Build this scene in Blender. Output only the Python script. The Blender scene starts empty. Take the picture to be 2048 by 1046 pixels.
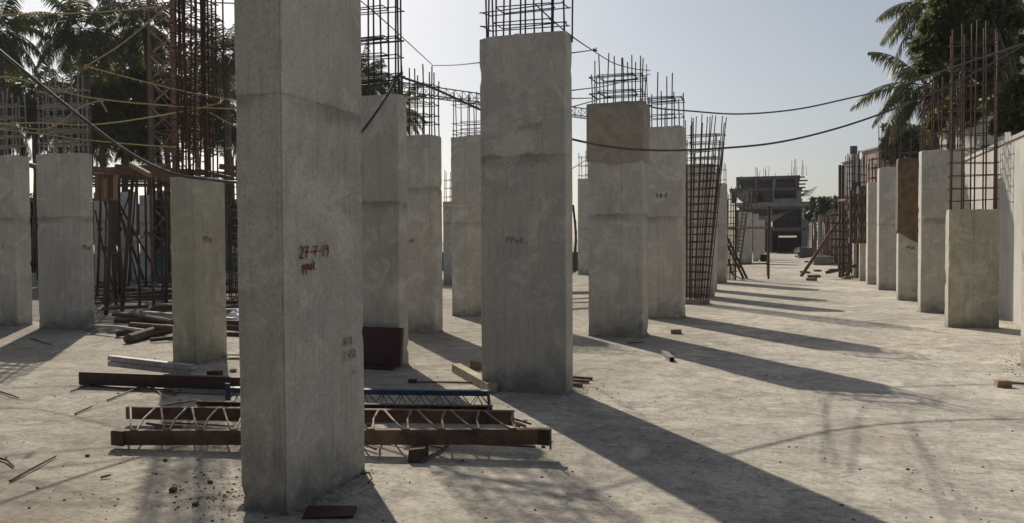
import bpy, math, random
from mathutils import Vector, Matrix, noise
R = math.radians
random.seed(7)
S = bpy.context.scene
C = S.collection
# ---------------------------------------------------------------- camera
F = 1600.0; HORIZ = 480.0; YAW = math.atan((1572-1024)/F); PITCH = math.atan((523-HORIZ)/F); EYE = 1.5
cam_d = bpy.data.cameras.new('camera'); cam = bpy.data.objects.new('camera', cam_d); C.objects.link(cam)
cam_d.lens = 36*F/2048; cam_d.sensor_width = 36; cam_d.clip_end = 2000
RM = Matrix.Rotation(YAW, 3, 'Z') @ Matrix.Rotation(math.pi/2-PITCH, 3, 'X') @ Matrix.Rotation(-0.005, 3, 'Z')
cam.matrix_world = Matrix.Translation((0, 0, EYE)) @ RM.to_4x4()
S.camera = cam
# ---------------------------------------------------------------- sky, sun, exposure
SUN_AZ = 39.2; SUN_EL = 36.8           # degrees to the left of +Y, and above the horizon
W = bpy.data.worlds.new('World'); S.world = W; W.use_nodes = True
nt = W.node_tree; bg = nt.nodes['Background']
sky = nt.nodes.new('ShaderNodeTexSky'); sky.sky_type = 'NISHITA'; sky.sun_disc = False
sky.sun_elevation = R(SUN_EL); sky.sun_rotation = R(-SUN_AZ)
sky.air_density = 1.0; sky.dust_density = 1.6; sky.ozone_density = 1.0
hs = nt.nodes.new('ShaderNodeHueSaturation'); hs.inputs['Saturation'].default_value = 0.64
nt.links.new(sky.outputs[0], hs.inputs['Color']); nt.links.new(hs.outputs[0], bg.inputs['Color'])
bg.inputs['Strength'].default_value = 0.078
sl = bpy.data.lights.new('sun', 'SUN'); sl.energy = 4.6; sl.angle = R(0.6); sl.color = (1, .91, .77)
so = bpy.data.objects.new('sun', sl); C.objects.link(so)
a, e = R(SUN_AZ), R(SUN_EL)
SV = Vector((-math.sin(a)*math.cos(e), math.cos(a)*math.cos(e), math.sin(e)))
so.rotation_euler = SV.to_track_quat('Z', 'Y').to_euler()
so.location = SV*30
S.view_settings.view_transform = 'Standard'; S.view_settings.look = 'None'
S.view_settings.exposure = 0.0; S.view_settings.gamma = 1
# ---------------------------------------------------------------- pixel <-> world (photograph measured at 2048 wide)
RI = RM.transposed()
EP = Vector((0, 0, EYE)); FW = RM @ Vector((0, 0, -1))
def ray(x, y): return RM @ Vector(((x-1024)/F, -(y-523)/F, -1))
def G(x, y, z=0):                       # a point on the ground (or height z)
    d = ray(x, y); return EP + d*((z-EYE)/d.z)
def P(x, y, D):                         # a point D metres deep
    return EP + ray(x, y)*D
def PY(x, y, Y):
    d = ray(x, y); return EP + d*(Y/d.y)
def proj(p):
    c = RI @ (p-EP); return (1024+F*c.x/-c.z, 523-F*c.y/-c.z)
def depth(p): return (p-EP).dot(FW)
def bis(fn, lo, hi):
    a0 = fn(lo) > 0
    for _ in range(40):
        m = (lo+hi)/2
        if (fn(m) > 0) == a0: lo = m
        else: hi = m
    return lo
def zat(p, y): return bis(lambda z: proj(Vector((p.x, p.y, z)))[1]-y, -2, 60)
# ---------------------------------------------------------------- materials
def mat(name, build, rough=.85, disp=None):
    m = bpy.data.materials.new(name); m.use_nodes = True
    t = m.node_tree; b = t.nodes['Principled BSDF']; b.inputs['Roughness'].default_value = rough
    build(t, b); return m
def nd(t, typ, **kw):
    n = t.nodes.new(typ)
    for k, v in kw.items():
        if k in n.inputs: n.inputs[k].default_value = v
        else: setattr(n, k, v)
    return n
def texc(t, scale=(1, 1, 1)):
    c = nd(t, 'ShaderNodeTexCoord'); m = nd(t, 'ShaderNodeMapping'); m.inputs['Scale'].default_value = scale
    t.links.new(c.outputs['Object'], m.inputs['Vector'])
    oi = nd(t, 'ShaderNodeObjectInfo'); mm = nd(t, 'ShaderNodeMath', operation='MULTIPLY'); mm.inputs[1].default_value = 37
    t.links.new(oi.outputs['Random'], mm.inputs[0]); t.links.new(mm.outputs[0], m.inputs['Location'])
    return m.outputs[0]
def nz(t, vec, scale, detail=6, rough=.6, dist=0):
    n = nd(t, 'ShaderNodeTexNoise', Scale=scale, Detail=detail, Roughness=rough, Distortion=dist)
    t.links.new(vec, n.inputs['Vector']); return n.outputs['Fac']
def ramp(t, fac, *st):
    r = nd(t, 'ShaderNodeValToRGB'); el = r.color_ramp.elements
    while len(el) < len(st): el.new(.5)
    for e_, (p, c) in zip(el, st):
        e_.position = p; e_.color = (c, c, c, 1) if isinstance(c, (int, float)) else (*c, 1)
    t.links.new(fac, r.inputs[0]); return r.outputs[0]
def mix(t, fac, a, b, mode='MIX'):
    n = nd(t, 'ShaderNodeMix', data_type='RGBA', blend_type=mode)
    for s, v in ((0, fac), (6, a), (7, b)):
        if isinstance(v, bpy.types.NodeSocket): t.links.new(v, n.inputs[s])
        elif s == 0: n.inputs[s].default_value = v
        else: n.inputs[s].default_value = (*v, 1)
    return n.outputs[2]
def mth(t, op, a, b=0.0):
    n = nd(t, 'ShaderNodeMath', operation=op)
    for i, v in enumerate((a, b)):
        if isinstance(v, bpy.types.NodeSocket): t.links.new(v, n.inputs[i])
        else: n.inputs[i].default_value = v
    return n.outputs[0]
def bump(t, b, h, s=.3, d=.01):
    n = nd(t, 'ShaderNodeBump', Strength=s, Distance=d); t.links.new(h, n.inputs['Height']); t.links.new(n.outputs[0], b.inputs['Normal'])
def concrete(name, c1, c2, warm, jt=True):
    def f(t, b):
        v = texc(t); vs = texc(t, (7, 7, .55))
        col = mix(t, ramp(t, nz(t, v, 1.1, 5, .62, .6), (.32, 0.), (.68, 1.)), c1, c2)
        col = mix(t, ramp(t, nz(t, vs, 1.6, 4, .6), (.42, 0.), (.75, .55)), col, warm)
        col = mix(t, ramp(t, nz(t, vs, 3.3, 5, .7), (.5, 0.), (.72, .5)), col, tuple(x*.62 for x in c2))
        col = mix(t, ramp(t, nz(t, v, 2.6, 7, .7, 1.2), (.50, 0.), (.62, .6)), col, tuple(x*1.22 for x in c1))
        sp = ramp(t, nz(t, v, 60, 3, .7), (.3, .72), (.6, 1.)); col = mix(t, 1., col, sp, 'MULTIPLY')
        vo = nd(t, 'ShaderNodeTexVoronoi', Scale=9.); t.links.new(v, vo.inputs['Vector'])
        col = mix(t, ramp(t, vo.outputs['Distance'], (.03, .75), (.055, 0.)), col, (.04, .038, .035))
        # stain at the joint of the two pours, grime at the foot, seam marks
        at = nd(t, 'ShaderNodeAttribute', attribute_name='zj'); zb = nd(t, 'ShaderNodeAttribute', attribute_name='zb')
        se = nd(t, 'ShaderNodeAttribute', attribute_name='seam')
        n1 = nz(t, v, 4.5, 6, .7)
        wob = mth(t, 'ADD', at.outputs['Fac'], mth(t, 'MULTIPLY', mth(t, 'SUBTRACT', n1, .5), .16))
        band = ramp(t, mth(t, 'ADD', mth(t, 'MULTIPLY', wob, 3.), .5), (.12, 0.), (.4, .75), (.5, .8), (.56, 0.))
        blot = ramp(t, nz(t, v, 2.2, 4, .6), (.36, .1), (.56, 1.))
        col = mix(t, mth(t, 'MULTIPLY', mth(t, 'MULTIPLY', band, blot), .6), col, (.12, .11, .095))
        hair = ramp(t, mth(t, 'ADD', mth(t, 'MULTIPLY', at.outputs['Fac'], 22.), .5), (.36, 0.), (.5, .4), (.64, 0.))
        col = mix(t, hair, col, (.13, .12, .105))
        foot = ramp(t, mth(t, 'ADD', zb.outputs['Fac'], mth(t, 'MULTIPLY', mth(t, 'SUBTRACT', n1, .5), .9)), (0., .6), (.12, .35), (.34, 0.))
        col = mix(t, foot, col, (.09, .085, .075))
        col = mix(t, mth(t, 'MULTIPLY', se.outputs['Fac'], .45), col, (.08, .075, .07))
        t.links.new(col, b.inputs['Base Color'])
        h = mth(t, 'ADD', mth(t, 'MULTIPLY', nz(t, v, 14, 8, .7), 1.), mth(t, 'MULTIPLY', nz(t, vs, 6, 3, .6), .6))
        bump(t, b, h, .45, .012)
    return mat(name, f, .9)
M = {}
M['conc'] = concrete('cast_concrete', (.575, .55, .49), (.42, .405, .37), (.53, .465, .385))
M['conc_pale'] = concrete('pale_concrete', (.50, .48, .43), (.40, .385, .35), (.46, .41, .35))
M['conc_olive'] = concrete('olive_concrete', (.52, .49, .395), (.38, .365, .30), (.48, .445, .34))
def gr(t, b):
    v = texc(t)
    c = nd(t, 'ShaderNodeTexCoord'); v = c.outputs['Object']
    col = mix(t, ramp(t, nz(t, v, .35, 6, .62, .8), (.40, 0.), (.60, 1.)), (.68, .64, .565), (.47, .445, .40))
    col = mix(t, ramp(t, nz(t, v, 1.7, 8, .72, .9), (.47, 0.), (.66, .8)), col, (.30, .283, .254))
    col = mix(t, ramp(t, nz(t, v, 2.9, 8, .7, 1.4), (.52, 0.), (.68, .65)), col, (.60, .55, .47))
    m2 = nd(t, 'ShaderNodeMapping'); m2.inputs['Scale'].default_value = (2.4, 13, 1); m2.inputs['Rotation'].default_value = (0, 0, .5)
    t.links.new(v, m2.inputs['Vector'])
    sc = nz(t, m2.outputs[0], 2.2, 6, .75, 2.2)
    col = mix(t, ramp(t, sc, (.50, 0.), (.62, .7)), col, (.27, .25, .225))
    sp = ramp(t, nz(t, v, 22, 7, .78), (.34, .6), (.52, 1.)); col = mix(t, 1., col, sp, 'MULTIPLY')
    m3 = nd(t, 'ShaderNodeMapping'); m3.inputs['Scale'].default_value = (9, 1.3, 1); m3.inputs['Rotation'].default_value = (0, 0, .9); t.links.new(v, m3.inputs['Vector'])
    col = mix(t, ramp(t, nz(t, m3.outputs[0], 1.8, 7, .75, 1.6), (.52, 0.), (.64, .5)), col, (.34, .315, .28))
    col = mix(t, ramp(t, nz(t, v, .9, 4, .55, 2.5), (.58, 0.), (.66, .6)), col, (.68, .63, .55))
    col = mix(t, ramp(t, nz(t, v, 1.3, 4, .6, 3.2), (.58, 0.), (.70, .6)), col, (.27, .235, .20))
    col = mix(t, ramp(t, nz(t, v, .55, 5, .65, 3.5), (.56, 0.), (.70, .55)), col, (.34, .325, .30))
    col = mix(t, ramp(t, nz(t, v, 8.5, 5, .7, .5), (.60, 0.), (.68, .6)), col, (.27, .245, .215))
    rd = ramp(t, nz(t, v, .22, 3, .5), (.56, 0.), (.7, .5)); col = mix(t, rd, col, (.30, .235, .175))
    vo = nd(t, 'ShaderNodeTexVoronoi', Scale=3.2, Randomness=1.); t.links.new(v, vo.inputs['Vector'])
    col = mix(t, ramp(t, vo.outputs['Distance'], (.02, .6), (.05, 0.)), col, (.09, .08, .07))
    sx_ = nd(t, 'ShaderNodeSeparateXYZ'); t.links.new(v, sx_.inputs[0])
    b.inputs['Specular IOR Level'].default_value = .12
    lf = ramp(t, mth(t, 'ADD', mth(t, 'MULTIPLY', sx_.outputs[0], -.12), mth(t, 'MULTIPLY', nz(t, v, .5, 5, .6, 1.), .5)), (.15, 0.), (.75, .75))
    col = mix(t, lf, col, (.70, .685, .65), 'MULTIPLY')
    m4 = nd(t, 'ShaderNodeMapping'); m4.inputs['Scale'].default_value = (1, 1.35, 1); m4.inputs['Rotation'].default_value = (0, 0, -.25); t.links.new(v, m4.inputs['Vector'])
    col = mix(t, ramp(t, nz(t, m4.outputs[0], 4.2, 9, .78, .8), (.38, .74), (.52, 1.)), (0, 0, 0), col)
    col = mix(t, ramp(t, nz(t, v, 48, 3, .6), (.63, 0.), (.70, .75)), col, (.13, .12, .105))
    col = mix(t, 1., col, (1.0, .99, .97), 'MULTIPLY')
    t.links.new(col, b.inputs['Base Color'])
    h = mth(t, 'ADD', nz(t, v, 5, 10, .72, .6), mth(t, 'MULTIPLY', sc, .7))
    bump(t, b, h, .42, .03)
M['ground'] = mat('dusty_slab', gr, .96)
def simple(name, c, c2=None, sc=8., rough=.8, metal=0, stretch=(1, 1, 1), bs=.2, bd=.004, lo=.4, hi=.62):
    def f(t, b):
        v = texc(t, stretch)
        n = nz(t, v, sc, 6, .7, .4)
        t.links.new(mix(t, ramp(t, n, (lo, 0.), (hi, 1.)), c, c2 or tuple(x*.6 for x in c)), b.inputs['Base Color'])
        b.inputs['Metallic'].default_value = metal; bump(t, b, n, bs, bd)
    return mat(name, f, rough)
M['rust'] = simple('rusty_steel', (.12, .055, .035), (.06, .032, .025), 22, .85)
M['rust_dk'] = simple('dark_rusty_steel', (.085, .045, .032), (.035, .028, .026), 18, .75)
M['bar'] = simple('dark_rebar', (.055, .045, .05), (.03, .03, .035), 25, .7)
M['bar_gr'] = simple('cement_coated_rebar', (.30, .28, .27), (.17, .15, .14), 25, .85)
M['bar_rust'] = simple('rusty_rebar', (.10, .046, .034), (.055, .03, .026), 25, .85)
M['bar_rustd'] = simple('deep_rusty_rebar', (.095, .048, .034), (.05, .03, .024), 25, .85)
M['beam_rust'] = simple('flaky_rusty_beam', (.17, .105, .07), (.055, .036, .03), 4.5, .85, 0, (1, 1, 1), .5, .01)
M['beam_grey'] = simple('grey_zinc_beam', (.42, .42, .41), (.22, .22, .22), 9, .7, 0)
M['rod_grey'] = simple('worn_steel_rod', (.17, .135, .12), (.12, .08, .065), 14, .7)
M['blue'] = simple('blue_paint', (.03, .075, .14), (.025, .04, .065), 12, .55)
M['maroon'] = simple('maroon_paint', (.065, .016, .022), (.045, .016, .02), 5, .6)
M['wood'] = simple('raw_timber', (.30, .20, .12), (.16, .105, .07), 3.5, .85, 0, (12, 12, 1))
M['wood_or'] = simple('shuttering_timber', (.17, .095, .06), (.09, .05, .035), 4, .85, 0, (3, 3, 6))
M['wood_dk'] = simple('dark_weathered_timber', (.085, .06, .045), (.04, .03, .025), 4, .9, 0, (9, 9, 1))
M['wood_pale'] = simple('pale_timber', (.42, .35, .26), (.28, .22, .16), 5, .85)
M['log'] = simple('brown_log', (.14, .095, .065), (.06, .042, .032), 6, .9)
M['hess'] = simple('wet_hessian', (.36, .315, .25), (.27, .235, .19), 7, .95, 0, (1, 1, 1), .6, .01)
M['hess_dk'] = simple('dark_hessian', (.19, .13, .08), (.11, .078, .05), 7, .95, 0, (1, 1, 1), .6, .01)
M['plaster'] = simple('pale_plaster', (.50, .49, .455), (.37, .36, .335), 1.5, .9, 0, (1, 1, .4))
M['mortar'] = simple('dirty_mortar', (.26, .24, .205), (.13, .12, .10), 14, .95, 0, (1, 1, 1), .8, .01)
M['mast_paint'] = simple('faded_orange_mast_paint', (.20, .115, .085), (.12, .07, .055), 6, .8)
M['shade_soil'] = simple('painted_shade_soil', (.17, .15, .125), (.075, .066, .056), 1.4, .95, 0, (1, 1, 1), .8, .03)  # dark tone carries the shade of the left-back ground
M['paint_faint'] = simple('faded_red_marker', (.30, .14, .11), (.36, .25, .21), 25, .85)
M['brick'] = simple('clay_brick', (.36, .22, .14), (.25, .15, .1), 10, .9)
M['stone'] = simple('grey_stone', (.27, .25, .225), (.16, .15, .14), 8, .92)
M['rope'] = simple('yellow_rope', (.46, .36, .17), (.28, .21, .1), 30, .9)
M['rope_g'] = simple('grey_rope', (.20, .17, .15), (.12, .10, .09), 30, .9)
M['cable'] = simple('dusty_black_cable', (.05, .052, .058), (.16, .15, .145), 3, .55, 0, (1, 1, 1), .1, .002, .5, .7)
M['red_tie'] = simple('red_tie_cloth', (.24, .07, .05), (.15, .05, .04), 12, .9)
M['paint_red'] = simple('red_marker', (.34, .05, .035), (.24, .055, .045), 20, .8)
M['green_net'] = simple('green_netting', (.03, .20, .14), (.02, .12, .09), 3, .9)
M['bldg'] = simple('raw_building_concrete', (.11, .108, .112), (.07, .068, .072), .7, .9)
M['bldg_lt'] = simple('light_building_concrete', (.20, .198, .195), (.13, .128, .125), .9, .9)
M['bldg_br'] = simple('red_brick_infill', (.10, .055, .045), (.06, .038, .034), 1.2, .9)
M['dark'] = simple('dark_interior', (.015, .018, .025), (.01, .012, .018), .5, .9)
M['pink'] = simple('pink_render', (.36, .27, .245), (.29, .22, .205), .5, .9)
M['white'] = simple('white_render', (.60, .60, .56), (.48, .48, .45), .6, .9)
M['greyw'] = simple('grey_render', (.38, .39, .40), (.30, .31, .32), .6, .9)
M['tank'] = simple('black_plastic', (.02, .022, .028), (.03, .03, .04), 4, .5)
M['tarp'] = simple('grey_tarpaulin', (.16, .17, .17), (.10, .11, .11), 3, .8)
M['sheet'] = simple('white_sheet', (.75, .76, .8), (.6, .6, .65), 3, .5)
M['bark'] = simple('palm_bark', (.13, .10, .08), (.06, .048, .04), 3, .95, 0, (1, 1, 5), .7, .03)
def leaf(name, c1, c2, c3):
    def f(t, b):
        cc = nd(t, 'ShaderNodeTexCoord')
        n = nz(t, cc.outputs['Object'], 1.3, 3, .6)
        col = mix(t, ramp(t, n, (.38, 0.), (.62, 1.)), c1, c2)
        n2 = nz(t, cc.outputs['Object'], 7, 2, .6)
        col = mix(t, ramp(t, n2, (.5, 0.), (.7, .8)), col, c3)
        t.links.new(col, b.inputs['Base Color']); b.inputs['Roughness'].default_value = .5
        tr = nd(t, 'ShaderNodeBsdfTranslucent'); t.links.new(col, tr.inputs['Color'])
        ms = nd(t, 'ShaderNodeMixShader'); ms.inputs[0].default_value = .5
        t.links.new(b.outputs[0], ms.inputs[1]); t.links.new(tr.outputs[0], ms.inputs[2])
        t.links.new(ms.outputs[0], t.nodes['Material Output'].inputs['Surface'])
    return mat(name, f, .5)
M['palm'] = leaf('palm_leaf', (.034, .05, .015), (.065, .08, .024), (.17, .155, .05))
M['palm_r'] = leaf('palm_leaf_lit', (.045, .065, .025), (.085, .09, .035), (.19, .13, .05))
M['leaf'] = leaf('broad_leaf', (.05, .08, .018), (.10, .12, .024), (.20, .19, .035))
M['leaf_dk'] = leaf('dark_leaf', (.03, .055, .022), (.05, .075, .03), (.07, .09, .035))
# ---------------------------------------------------------------- mesh helpers
class MB:
    def __init__(s): s.v = []; s.f = []; s.at = {}
    def quad(s, a, b, c, d):
        n = len(s.v); s.v += [a, b, c, d]; s.f.append((n, n+1, n+2, n+3))
    def box(s, c, size, rot=None, tp=1.0, jit=0):
        n = len(s.v); x, y, z = size[0]/2, size[1]/2, size[2]/2
        for k in (-1, 1):
            for i, j in ((-1, -1), (1, -1), (1, 1), (-1, 1)):
                q = tp if k > 0 else 1
                p = Vector((i*x*q, j*y*q, k*z))
                if jit: p += Vector([random.uniform(-jit, jit) for _ in range(3)])
                if rot is not None: p = rot @ p
                s.v.append(p+Vector(c))
        for q in ((0, 3, 2, 1), (4, 5, 6, 7), (0, 1, 5, 4), (1, 2, 6, 5), (2, 3, 7, 6), (3, 0, 4, 7)):
            s.f.append(tuple(n+i for i in q))
        return s
    def bbox(s, lo, hi):
        lo, hi = Vector(lo), Vector(hi); return s.box((lo+hi)/2, tuple(abs(a_) for a_ in (hi-lo)))
    def beam(s, a, b, w, h, up=Vector((0, 0, 1))):     # w across, h along 'up'
        a, b = Vector(a), Vector(b); d = (b-a); L = d.length; d.normalize()
        sx = d.cross(up)
        if sx.length < 1e-4: sx = Vector((1, 0, 0))
        sx.normalize(); uz = sx.cross(d)
        m = Matrix((sx, d, uz)).transposed()
        return s.box((a+b)/2, (w, L, h), m)
    def tube(s, pts, r, n=6, closed=False, r2=None):
        pts = [Vector(p) for p in pts]; L = len(pts); base = len(s.v); ref = None
        for i, p in enumerate(pts):
            if closed: d = pts[(i+1) % L]-pts[i-1]
            else: d = pts[min(i+1, L-1)]-pts[max(i-1, 0)]
            if d.length < 1e-9: d = Vector((0, 0, 1))
            d.normalize()
            if ref is None: ref = d.orthogonal().normalized()
            ref = (ref-d*ref.dot(d))
            if ref.length < 1e-6: ref = d.orthogonal()
            ref.normalize(); o = d.cross(ref)
            rr = r if r2 is None else r+(r2-r)*i/max(1, L-1)
            for k in range(n):
                t = 2*math.pi*k/n; s.v.append(p+ref*math.cos(t)*rr+o*math.sin(t)*rr)
        for i in range(L if closed else L-1):
            for k in range(n):
                a_, b_ = base+i*n+k, base+i*n+(k+1) % n
                j = (i+1) % L
                s.f.append((a_, b_, base+j*n+(k+1) % n, base+j*n+k))
        if not closed:
            s.f.append(tuple(base+k for k in range(n))[::-1]); s.f.append(tuple(base+(L-1)*n+k for k in range(n)))
        return s
    def channel(s, a, b, h, w, t, side=1):              # C section lying on edge: web vertical, flanges to one side
        a, b = Vector(a), Vector(b); d = (b-a).normalized(); sx = d.cross(Vector((0, 0, 1))).normalized()*side
        up = Vector((0, 0, 1))
        s.beam(a, b, t, h)
        s.beam(a+sx*(w/2+t/2)+up*(h/2-t/2), b+sx*(w/2+t/2)+up*(h/2-t/2), w, t)
        s.beam(a+sx*(w/2+t/2)-up*(h/2-t/2), b+sx*(w/2+t/2)-up*(h/2-t/2), w, t)
        return s
    def build(s, name, m, parent=None, smooth=False, org=None):
        me = bpy.data.meshes.new(name)
        o0 = Vector(org) if org is not None else Vector((0, 0, 0))
        if parent is not None: o0 = parent_world(parent)
        me.from_pydata([v-o0 for v in map(Vector, s.v)], [], s.f)
        for k, vals in s.at.items():
            at = me.attributes.new(k, 'FLOAT', 'POINT'); at.data.foreach_set('value', vals)
        if smooth: me.polygons.foreach_set('use_smooth', [True]*len(me.polygons))
        me.materials.append(m if not isinstance(m, str) else M[m]); me.update()
        o = bpy.data.objects.new(name, me); C.objects.link(o)
        if parent is not None: o.parent = parent
        else: o.location = o0
        return o
def parent_world(p):
    l = Vector(p.location)
    while p.parent: p = p.parent; l += p.location
    return l
def tag(o, label, cat, group=None, kind=None):
    if label: o['label'] = label
    if label and not kind: o['kind'] = 'thing'
    if cat: o['category'] = cat
    if group: o['group'] = group
    if kind: o['kind'] = kind
    return o
def thing(name, label, cat, loc=(0, 0, 0), group=None):
    o = bpy.data.objects.new(name, None); o.empty_display_size = .2; o.location = loc; C.objects.link(o)
    return tag(o, label, cat, group)
def solo(mb, name, m, label, cat, group=None, smooth=False):
    if mb.v:
        lo = Vector([min(Vector(v)[i] for v in mb.v) for i in range(3)]); hi = Vector([max(Vector(v)[i] for v in mb.v) for i in range(3)])
        org = ((lo.x+hi.x)/2, (lo.y+hi.y)/2, lo.z)
    else: org = (0, 0, 0)
    return tag(mb.build(name, m, None, smooth, org), label, cat, group)
def nv(x, y, z, s): return noise.noise(Vector((x*s, y*s, z*s)))
# ---------------------------------------------------------------- ground
mb = MB(); mb.quad(Vector((-400, -60, 0)), Vector((400, -60, 0)), Vector((400, 900, 0)), Vector((-400, 900, 0)))
tag(mb.build('ground', 'ground'), None, None, kind='structure')
# ---------------------------------------------------------------- columns
def shaft(parent, x0, x1, y0, y1, h, joint, seams=(), fine=True, mt='conc', topj=.012, sd=0):
    step = .07 if fine else .25; rc = .010
    lv = int(h/step)+1; zs = [h*i/lv for i in range(lv+1)]
    if joint and joint < h:
        zs = [z for z in zs if abs(z-joint) > .03]+[joint-.02, joint-.006, joint, joint+.006, joint+.02]; zs.sort()
    per = []                                            # perimeter points: (x, y, nx, ny, corner?, seam)
    ps = .09 if fine else .4
    def side(ax, ay, bx, by, nx, ny, sm):
        L = math.hypot(bx-ax, by-ay); n = max(1, int(L/ps)); ts = [rc/L+(1-2*rc/L)*i/n for i in range(n+1)]
        mk = {}
        for q in sm:
            ts = [t for t in ts if abs(t-q)*L > .02 or t == ts[0] or t == ts[-1]]
            for dq, vv in ((-.007, 0), (0, 1), (.007, 0)): ts.append(q+dq/L); mk[q+dq/L] = vv
        for t in sorted(ts):
            c_ = 1 if (t*L < rc+.001 or (1-t)*L < rc+.001) else 0
            per.append((ax+(bx-ax)*t, ay+(by-ay)*t, nx, ny, c_, mk.get(t, 0)))
    fs = list(seams)
    side(x0, y0, x1, y0, 0, -1, fs)
    side(x1, y0, x1, y1, 1, 0, [])
    side(x1, y1, x0, y1, 0, 1, [])
    side(x0, y1, x0, y0, -1, 0, [])
    s = MB(); n = len(per); zj = []; zb = []; sm = []
    cx, cy = (x0+x1)/2, (y0+y1)/2
    ox, oy = parent.location.x, parent.location.y
    for z in zs:
        for (x, y, nx, ny, c_, sv) in per:
            g = .004*nv(x+sd, y, z, 1.3)+.002*nv(x+sd*2, y, z, 6)
            if joint and z > joint: g += .0015+.0025*nv(x*2+sd, y*2, 0, 2)
            if joint and abs(z-joint) < .007: g -= .003*max(0, .4+nv(x+sd, y, 0, 4))
            if sv: g += .002
            px, py, pz = x+nx*g, y+ny*g, z
            if c_ and fine:
                ch = max(0, nv(cx+sd*3+(x > cx)*5+(y > cy)*11, 3, z, 7)-.30)*.045
                px += (cx-px)/abs(cx-px)*ch; py += (cy-py)/abs(cy-py)*ch
            if z >= h-1e-6: pz += topj*nv(x+sd, y, 9, 7)+topj*.7*nv(x+sd, y, 4, 17)-(.006 if c_ else 0)
            if z < .01: pz -= .02
            s.v.append(Vector((px+ox, py+oy, pz))); zj.append((z-joint) if joint else -9.); zb.append(z); sm.append(float(sv))
    for i in range(len(zs)-1):
        for k in range(n):
            k2 = (k+1) % n; s.f.append((i*n+k, i*n+k2, (i+1)*n+k2, (i+1)*n+k))
    b = len(s.v)                                        # top: inset ring, then cap
    base = (len(zs)-1)*n
    for k in range(n):
        v = s.v[base+k]; q = Vector(((v.x-ox-cx)*.93+cx+ox, (v.y-oy-cy)*.9+cy+oy, v.z+.004+.012*nv(v.x, v.y, sd, 9)))
        s.v.append(q); zj.append(zj[base+k]); zb.append(h); sm.append(0.)
    for k in range(n):
        k2 = (k+1) % n; s.f.append((base+k, base+k2, b+k2, b+k))
    s.f.append(tuple(b+k for k in range(n)))
    s.at = {'zj': zj, 'zb': zb, 'seam': sm}
    o = s.build('shaft', mt, parent)
    me = o.data
    return o
def loop(x0, x1, y0, y1, z, jit, over=.03, tilt=.0):
    j = lambda: random.uniform(-jit, jit)
    zz = [z+j()+tilt*q for q in (-1, 1, 1, -1)]
    p = [Vector((x0+j()-over*.3, y0+j(), zz[0])), Vector((x1+j()+over*.3, y0+j(), zz[1])), Vector((x1+j(), y1+j(), zz[2])), Vector((x0+j(), y1+j(), zz[3]))]
    return p
def cage(parent, x0, x1, y0, y1, z0, z1, nx=5, ny=2, st=(), m='bar', r=.011, jit=.012, tops=.25, lean=(0, 0), inner=True, coarse=False, splay=0.):
    o = Vector((parent.location.x, parent.location.y, 0)); ins = .045 if splay == 0 else 0
    x0 += ins; x1 -= ins; y0 += ins; y1 -= ins
    def sp(x, y, z):
        k = (z-z0)/(z1-z0) if z1 > z0 else 0
        return Vector((x+lean[0]*k+splay*k*(x-x0)/(x1-x0), y+lean[1]*k, z))+o
    pos = []
    for i in range(nx):
        x = x0+(x1-x0)*i/(nx-1)
        pos += [(x+random.uniform(-1, 1)*jit, y0), (x+random.uniform(-1, 1)*jit*2, y1)]
    for i in range(1, ny-1):
        y = y0+(y1-y0)*i/(ny-1); pos += [(x0, y), (x1, y)]
    sd_ = 5 if coarse else 6
    allb = MB()
    for (x, y) in pos:
        top = z1-abs(random.gauss(0, 1))*tops*.5
        b = MB() if not coarse else allb
        bx, by = random.uniform(-1, 1)*jit*2, random.uniform(-1, 1)*jit*2
        pts = []
        for i in range(6):
            k = i/5; z = z0-.05+(top-z0+.05)*k
            pts.append(sp(x+bx*k*k, y+by*math.sin(k*3), z))
        b.tube(pts, r, sd_)
        if not coarse: b.build('rebar', m, parent, True)
    for z in st:
        b = MB() if not coarse else allb
        pp = loop(x0-r, x1+r, y0-r, y1+r, z, jit*.6, tilt=random.uniform(-1, 1)*jit)
        pp = [sp(q.x, q.y, q.z) for q in pp]
        rr = r*.62
        for i in range(4): b.tube([pp[i]-(pp[(i+1) % 4]-pp[i]).normalized()*.025, pp[(i+1) % 4]+(pp[(i+1) % 4]-pp[i]).normalized()*.02], rr, 5)
        if inner and nx > 3:
            ia = x0+(x1-x0)/(nx-1); ib = x1-(x1-x0)/(nx-1)
            qq = [sp(q.x, q.y, q.z) for q in loop(ia-r, ib+r, y0-r, y1+r, z+.02, jit*.6)]
            for i in range(4): b.tube([qq[i], qq[(i+1) % 4]], rr, 5)
        if not coarse: b.build('stirrup', m, parent, True)
    if coarse: allb.build('rebar_cage', m, parent, True)
COL = {}
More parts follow.
